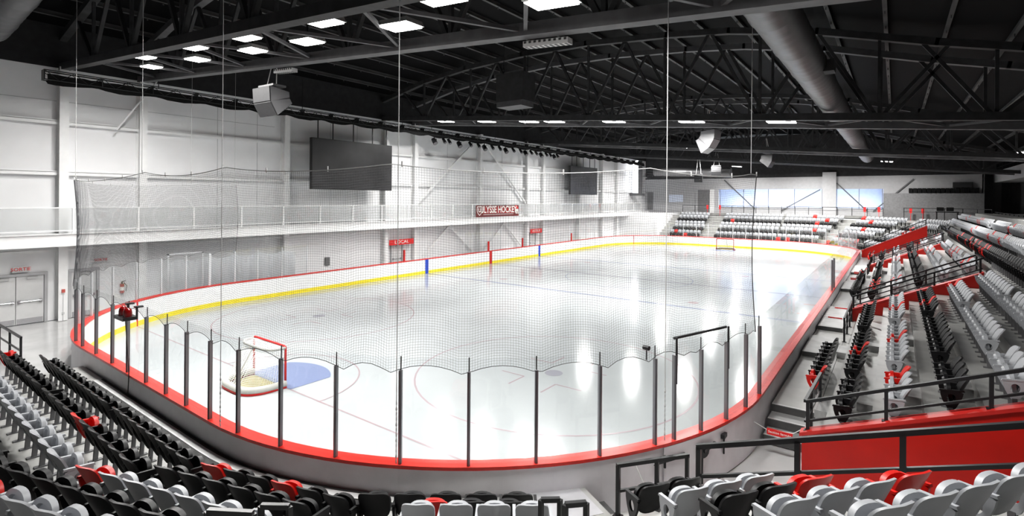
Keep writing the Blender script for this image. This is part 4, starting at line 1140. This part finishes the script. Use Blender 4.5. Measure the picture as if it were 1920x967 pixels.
# right stand; rows face -X; start is the near end (smaller y) since local x runs along +y
AR = pi / 2
rng = random.Random(11)
RC = {1: 'K', 2: 'K', 3: 'G', 4: 'K', 5: 'G', 6: 'G'}
SEC1 = {1: [(10.4, 8, 'RKKKKKKK')],
        2: [(7.4, 4, 'K'), (10.3, 9, 'KKKKRKKKK'), (15.9, 9, 'K')],
        3: [(7.3, 4, 'GGGR'), (10.3, 9, 'GGGGGRGGG'), (15.9, 10, 'GGGGRGGGGG')],
        4: [(7.3, 4, 'K'), (10.3, 9, 'K'), (15.9, 9, 'KKKRKKKKK')],
        5: [(7.3, 4, 'G'), (10.5, 9, 'G'), (16.0, 9, 'GGGGGGGGR')],
        6: [(7.3, 4, 'G'), (10.6, 9, 'RGGGGGGGG'), (15.6, 10, 'G')]}
for i in range(1, 7):
    off = 0
    for ys_, n, cols in SEC1[i]:
        seat_row((xtop(i), ys_), AR, n, .485, ztr(i), cols, lab(f'{nth(i - 1)} row beside the ice', 'past the nearest red wall', off), 'seats between the two nearest red walls'); off += n
for k, (ya, yb, nm) in enumerate(((23.6, 40.9, 'past the second red wall'), (43.3, 52.3, 'past the third red wall'))):
    for i in range(1, 7):
        y = ya + .2 + (2.6 if i == 1 else 0); off = 0
        while y + 4.4 < yb + .3:
            n = 9 if y + 4.4 < yb else int((yb - y) / .49)
            cols = [RC[i] if rng.random() > .07 else 'R' for _ in range(n)]
            seat_row((xtop(i), y), AR, n, .485, ztr(i), cols, lab(f'{nth(i - 1)} row beside the ice', nm, off), 'seats ' + nm)
            off += n; y += n * .485 + 1.2
UR = {1: 'K', 2: 'G', 3: 'G'}
for k in range(1, 4):
    y = 12.; off = 0
    while y < 60:
        n = 11
        cols = [UR[k] if rng.random() > .085 else 'R' for _ in range(n)]
        seat_row((xu(k), y), AR, n, .485, zu(k), cols, lab(f'{nth(k - 1)} row above the upper walkway', 'from the near end', off), 'seats above the upper walkway')
        off += n; y += n * .485 + (.12 if rng.random() < .6 else 1.1)
# far end
FC = 'KGKGGKGG'
for i in range(8):
    r = 9.3 + .83 * i + .55; z = .58 + .37 * i
    y = CCY + r
    segs = [(8.6 - .25 * (i > 3), 4.3, 'left block'), (17.4, 9.9, 'main block')]
    for xa, xb, nm in segs:
        n = int(abs(xa - xb) / .5)
        for j in range(n):
            SEATS.append((xa - .25 - j * .5, y, z, pi, {'K': 'black', 'G': 'grey', 'R': 'red'}[FC[i] if rng.random() > .055 else 'R'], j == n - 1, '', 'far', .5))
    arc0, arc1 = radians(88), radians(12)
    s = 0; Ls = (arc0 - arc1) * r; gap = 0
    while s < Ls:
        a = arc0 - s / r
        f = s / Ls
        if not (.30 < f < .40 or .66 < f < .74):
            SEATS.append((CCX + r * cos(a), CCY + r * sin(a), z, a + pi / 2, {'K': 'black', 'G': 'grey', 'R': 'red'}[FC[i] if rng.random() > .06 else 'R'], False, '', 'far', .5))
        s += .5
def visible(s, mx=50, my=20):
    ok = False
    for h in (.2, .8):
        q = proj(s[0], s[1], s[2] + h)
        if q and -mx < q[0] < 1920 + mx and -20 < q[1] < 965 + my: ok = True
    return ok
vis = [s for s in SEATS if visible(s)]
vis.sort(key=lambda s: (s[0] - CAM[0]) ** 2 + (s[1] - CAM[1]) ** 2 + (s[2] - CAM[2]) ** 2)
NMAX = 300
first_ones = [s for s in vis if s[6]][:NMAX]
ids = set(id(s) for s in first_ones)
rest = [s for s in SEATS if id(s) not in ids and visible(s, 500, 300)]
def make_seat(s):
    x, y, z, ang, c, last, label, group, sp = s
    t = bpy.data.objects.new('tip_up_seat', None); COL.objects.link(t); t.location = (x, y, z); t.rotation_euler = (0, 0, ang); t.scale = (sp / .525, 1, 1); t.empty_display_size = .2
    tag(t, label, 'seat', group)
    b, p, a, l = SM[c]
    for nm, me in (('backrest', b), ('seat', p), ('armrest', a), ('leg', SM['leg'])):
        o = bpy.data.objects.new(nm, me); COL.objects.link(o); o.parent = t
    if last:
        for nm, me in (('armrest', a), ('leg', SM['leg'])):
            o = bpy.data.objects.new(nm, me); COL.objects.link(o); o.parent = t; o.location = (.518, 0, 0)
    return t
for s in first_ones: make_seat(s)
mb = MB(); ci = {'black': 0, 'grey': 1, 'red': 2}
for x, y, z, ang, c, last, _, _, sp in rest:
    ca, sa = cos(ang), sin(ang)
    far = hypot(x - CAM[0], y - CAM[1]) > 50
    for k, g in enumerate(LO):
        if k == 3 or (k == 2 and far): continue
        kx = sp / .525
        mb.add([(x + ca * v[0] * kx - sa * v[1], y + sa * v[0] * kx + ca * v[1], z + v[2]) for v in g.v], g.f, ci[c])
    mb.box(x - .03, x + .03, y - .03, y + .03, z, z + .45, 0)
o = mb.build('tip_up_seat_mass', ['seat_black', 'seat_grey', 'seat_red'], None, 'auto')
tag(o, 'distant rows of grey, black and red tip-up seats filling the far stands', 'seats', None, 'stuff')
print('SEATS', len(vis), len(first_ones), len(rest))

# ------------------------------------------------------------------ handrails
def handrail(label, pts, posts, drop, h, group=None, rw=.06, name='handrail', mids=1):
    """pts: top rail polyline; posts: fractions (segment index, t); drop: distance of the lower rail under the top; h: post length"""
    t = thing(name, pts[0], label, 'handrail', group)
    mb = MB()
    for a, b in zip(pts, pts[1:]): mb.bar(a, b, rw, rw)
    mb.build('top_rail', 'black_steel', t)
    for k in range(1, mids + 1):
        mb = MB()
        for a, b in zip(pts, pts[1:]): mb.bar((a[0], a[1], a[2] - drop * k), (b[0], b[1], b[2] - drop * k), rw * .7, rw * .7)
        mb.build('lower_rail', 'black_steel', t)
    for (si, f), hh in zip(posts, h if isinstance(h, (list, tuple)) else [h] * len(posts)):
        a, b = pts[si], pts[si + 1]; p = [a[j] + (b[j] - a[j]) * f for j in range(3)]
        mb = MB(); mb.box(p[0] - rw / 2, p[0] + rw / 2, p[1] - rw / 2, p[1] + rw / 2, p[2] - hh, p[2]); mb.box(p[0] - .07, p[0] + .07, p[1] - .06, p[1] + .06, p[2] - hh, p[2] - hh + .015); mb.build('post', 'black_steel', t)
    return t
handrail('short black handrail at the platform edge in front of the corner seats', [(25.1, 2.66, 1.43), (25.93, 3.72, 1.43)], [(0, 0.02), (0, .55), (0, .98)], .42, .83)
zr = lambda x: 1.64 + .36 * (x - 26.1)
handrail('long sloping black guardrail behind the corner seats above the corridor', [(26.08, YE - .06, zr(26.08)), (31.6, YE - .06, zr(31.6))], [(0, .005), (0, .27), (0, .5), (0, .74), (0, .97)], .5, [.95, .8, .8, .8, .8], rw=.075)
z1 = lambda x: 1.68 + .407 * (x - 27.33)
handrail('black guardrail on top of the nearest red wall', [(27.3, 6.95, z1(27.3)), (32.2, 6.95, z1(32.2))], [(0, .005), (0, .27), (0, .57), (0, .87)], .4, .6)
handrail('black side handrail beside the first steps to the seats', [(27.26, 7.1, 1.62), (27.26, 9.9, 1.45)], [(0, .35), (0, .97)], .42, [.96, .87])
handrail('black handrail beside the ice before the second red wall', [(27.26, 17.4, 1.45), (27.26, 21.5, 1.45)], [(0, 0.01), (0, .35), (0, .7), (0, .99)], .42, .87)
z2 = lambda x: 1.62 + .47 * (x - 27.27)
handrail('double black guardrail along the second red wall', [(27.27, 21.72, z2(27.27)), (31.45, 21.72, z2(31.45)), (31.45, 23.4, z2(31.45)), (27.4, 23.4, z2(27.3))], [(0, .01), (0, .33), (0, .66), (0, .99), (1, .98), (2, .4), (2, .7), (2, .98)], .4, .62)
handrail('double black guardrail along the third red wall', [(27.27, 41.1, z2(27.27) - .02), (31.45, 41.1, z2(31.45)), (31.45, 43., z2(31.45)), (27.4, 43., z2(27.3))], [(0, .01), (0, .33), (0, .66), (0, .99), (1, .98), (2, .4), (2, .7), (2, .98)], .4, .62)
handrail('black handrail beside the ice before the third red wall', [(27.26, 37.4, 1.45), (27.26, 40.9, 1.45)], [(0, 0.01), (0, .5), (0, .99)], .42, .87)
handrail('black guardrail on top of the farthest red wall', [(26.4, 52.5, 1.8), (31., 52.5, 4.2)], [(0, .02), (0, .35), (0, .68), (0, .98)], .35, .6)
handrail('black guardrail on the floor by the exit doors at the picture edge', [(.9, -1.2, 1.05), (5.45, -1.08, 1.05)], [(0, .03), (0, .36), (0, .68), (0, .99)], .45, 1.05)
handrail('black guardrail along the walkway behind the far stand', [(3.7, 70.6, 4.95), (7.3, 70.6, 4.95)], [(0, .01), (0, .5), (0, .99)], .4, 1.0)
handrail('long black guardrail below the far windows', [(9.0, 70.6, 4.95), (27.6, 70.6, 4.95)], [(0, f / 12) for f in range(13)], .4, 1.0)
handrail('black guardrail around the far corner equipment deck', [(29.5, 67.5, 5.0), (34.5, 66.5, 5.0), (36.4, 63.5, 5.0)], [(0, .01), (0, .35), (0, .7), (0, .99), (1, .5), (1, .99)], .4, 1.3)
handrail('grey barred railing behind the top row of upper seats', [(36.9, 47.5, 4.72), (36.9, 66., 4.72)], [(0, f / 9) for f in range(10)], .35, .95)
for k, (p, q, zt, nm) in enumerate((((25.46, -.15), (25.63, -.01), 2.3, 'lower loop beside the landing aisle'), ((25.99, -.5), (26.15, -.34), 2.6, 'upper loop beside the landing aisle'), ((23.5, -2.42), (23.74, -2.25), 2.6, 'lower loop beside the wedge aisle'), ((23.72, -3.03), (24.08, -2.8), 2.92, 'upper loop beside the wedge aisle'))):
    t = thing('step_rail', (p[0], p[1], zt - .7), f'small black square step rail, {nm}', 'handrail', 'small step rails')
    mb = MB(); mb.bar((*p, zt), (*q, zt), .05, .05); mb.build('top_bar', 'black_steel', t)
    for r_ in (p, q):
        mb = MB(); mb.box(r_[0] - .025, r_[0] + .025, r_[1] - .025, r_[1] + .025, zt - .75, zt); mb.build('upright', 'black_steel', t)
# closed-section signs on ropes
def closed(y, x0, x1, z0, z1, zs, nm, txt=True):
    t = thing('closed_section_sign', ((x0 + x1) / 2, y, zs), f'small red Section fermée sign {nm}', 'sign', 'closed section signs')
    mb = MB(); xm = (x0 + x1) / 2
    mb.path([(x0, y, z0), (x0 + (xm - x0) * .5, y - .01, z0 + (zs - z0) * .8), (xm, y - .012, zs + .06), (x1 - (x1 - xm) * .5, y - .01, z1 + (zs - z1) * .75), (x1, y, z1)], .009, 6); mb.build('rope', 'cable_white', t)
    mb = MB(); mb.box(xm - .26, xm + .26, y - .02, y - .005, zs - .07, zs + .07); mb.build('sign_board', 'sign_red', t)
    text_mesh('lettering', 'Section fermée', .055, 'sign_white', plane_M((xm, y - .023, zs), (1, 0, 0), (0, 0, 1)), t)
closed(7.75, 26.15, 27.22, .68, .85, .55, 'across the nearest side steps')
closed(20.9, 26.2, 27.2, .85, .85, .72, 'across the aisle before the second red wall')
closed(23.4, 26.2, 27.3, .85, .85, .72, 'across the aisle past the second red wall')
closed(35., 26.2, 27.2, .85, .85, .72, 'across the aisle towards the third red wall')
closed(38.5, 26.2, 27.2, .85, .85, .72, 'across the aisle at the third red wall')
closed(3.3, 25.15, 25.9, 1.2, .95, .8, 'behind the short platform handrail', False)
# aisle number plates at the back of the far stand
for i, (x, z) in enumerate(((7.3, 4.75), (9.0, 4.75), (25.8, 4.75), (27.2, 4.75), (30.2, 4.7), (31.3, 4.7))):
    tag(MB().box(x - .13, x + .13, 70.42, 70.47, z - .3, z + .28).box(x - .02, x + .02, 70.43, 70.46, 3.54, z - .3).build('aisle_marker', 'sign_red'), f'small red aisle marker on the far guardrail, {nth(i)} from the left wall', 'marker', 'red aisle markers')
# equipment desk in the far corner
t = thing('equipment_desk', (33.2, 66, 3.9), 'dark equipment desk with monitors on the far corner deck', 'desk')
MB().box(32.2, 34.1, 65.6, 66.4, 4.6, 4.7).build('desk_top', 'black_steel', t); MB().box(32.25, 32.35, 65.65, 66.35, 3.9, 4.6).build('leg', 'black_steel', t); MB().box(33.95, 34.05, 65.65, 66.35, 3.9, 4.6).build('leg', 'black_steel', t)
for x in (32.6, 33.4):
    MB().box(x - .3, x + .3, 66., 66.06, 4.75, 5.15).build('monitor', 'screen_edge', t)
# red framed notice on the farthest red wall
t = thing('notice_frame', (27., 52.38, .6), 'white framed notice on the farthest red wall', 'notice')
mb = MB(); mb.box(26.8, 27.2, 52.36, 52.4, .35, .95); mb.build('frame', 'sign_white', t); MB().box(26.87, 27.13, 52.35, 52.36, .42, .88).build('paper', 'sign_red', t)
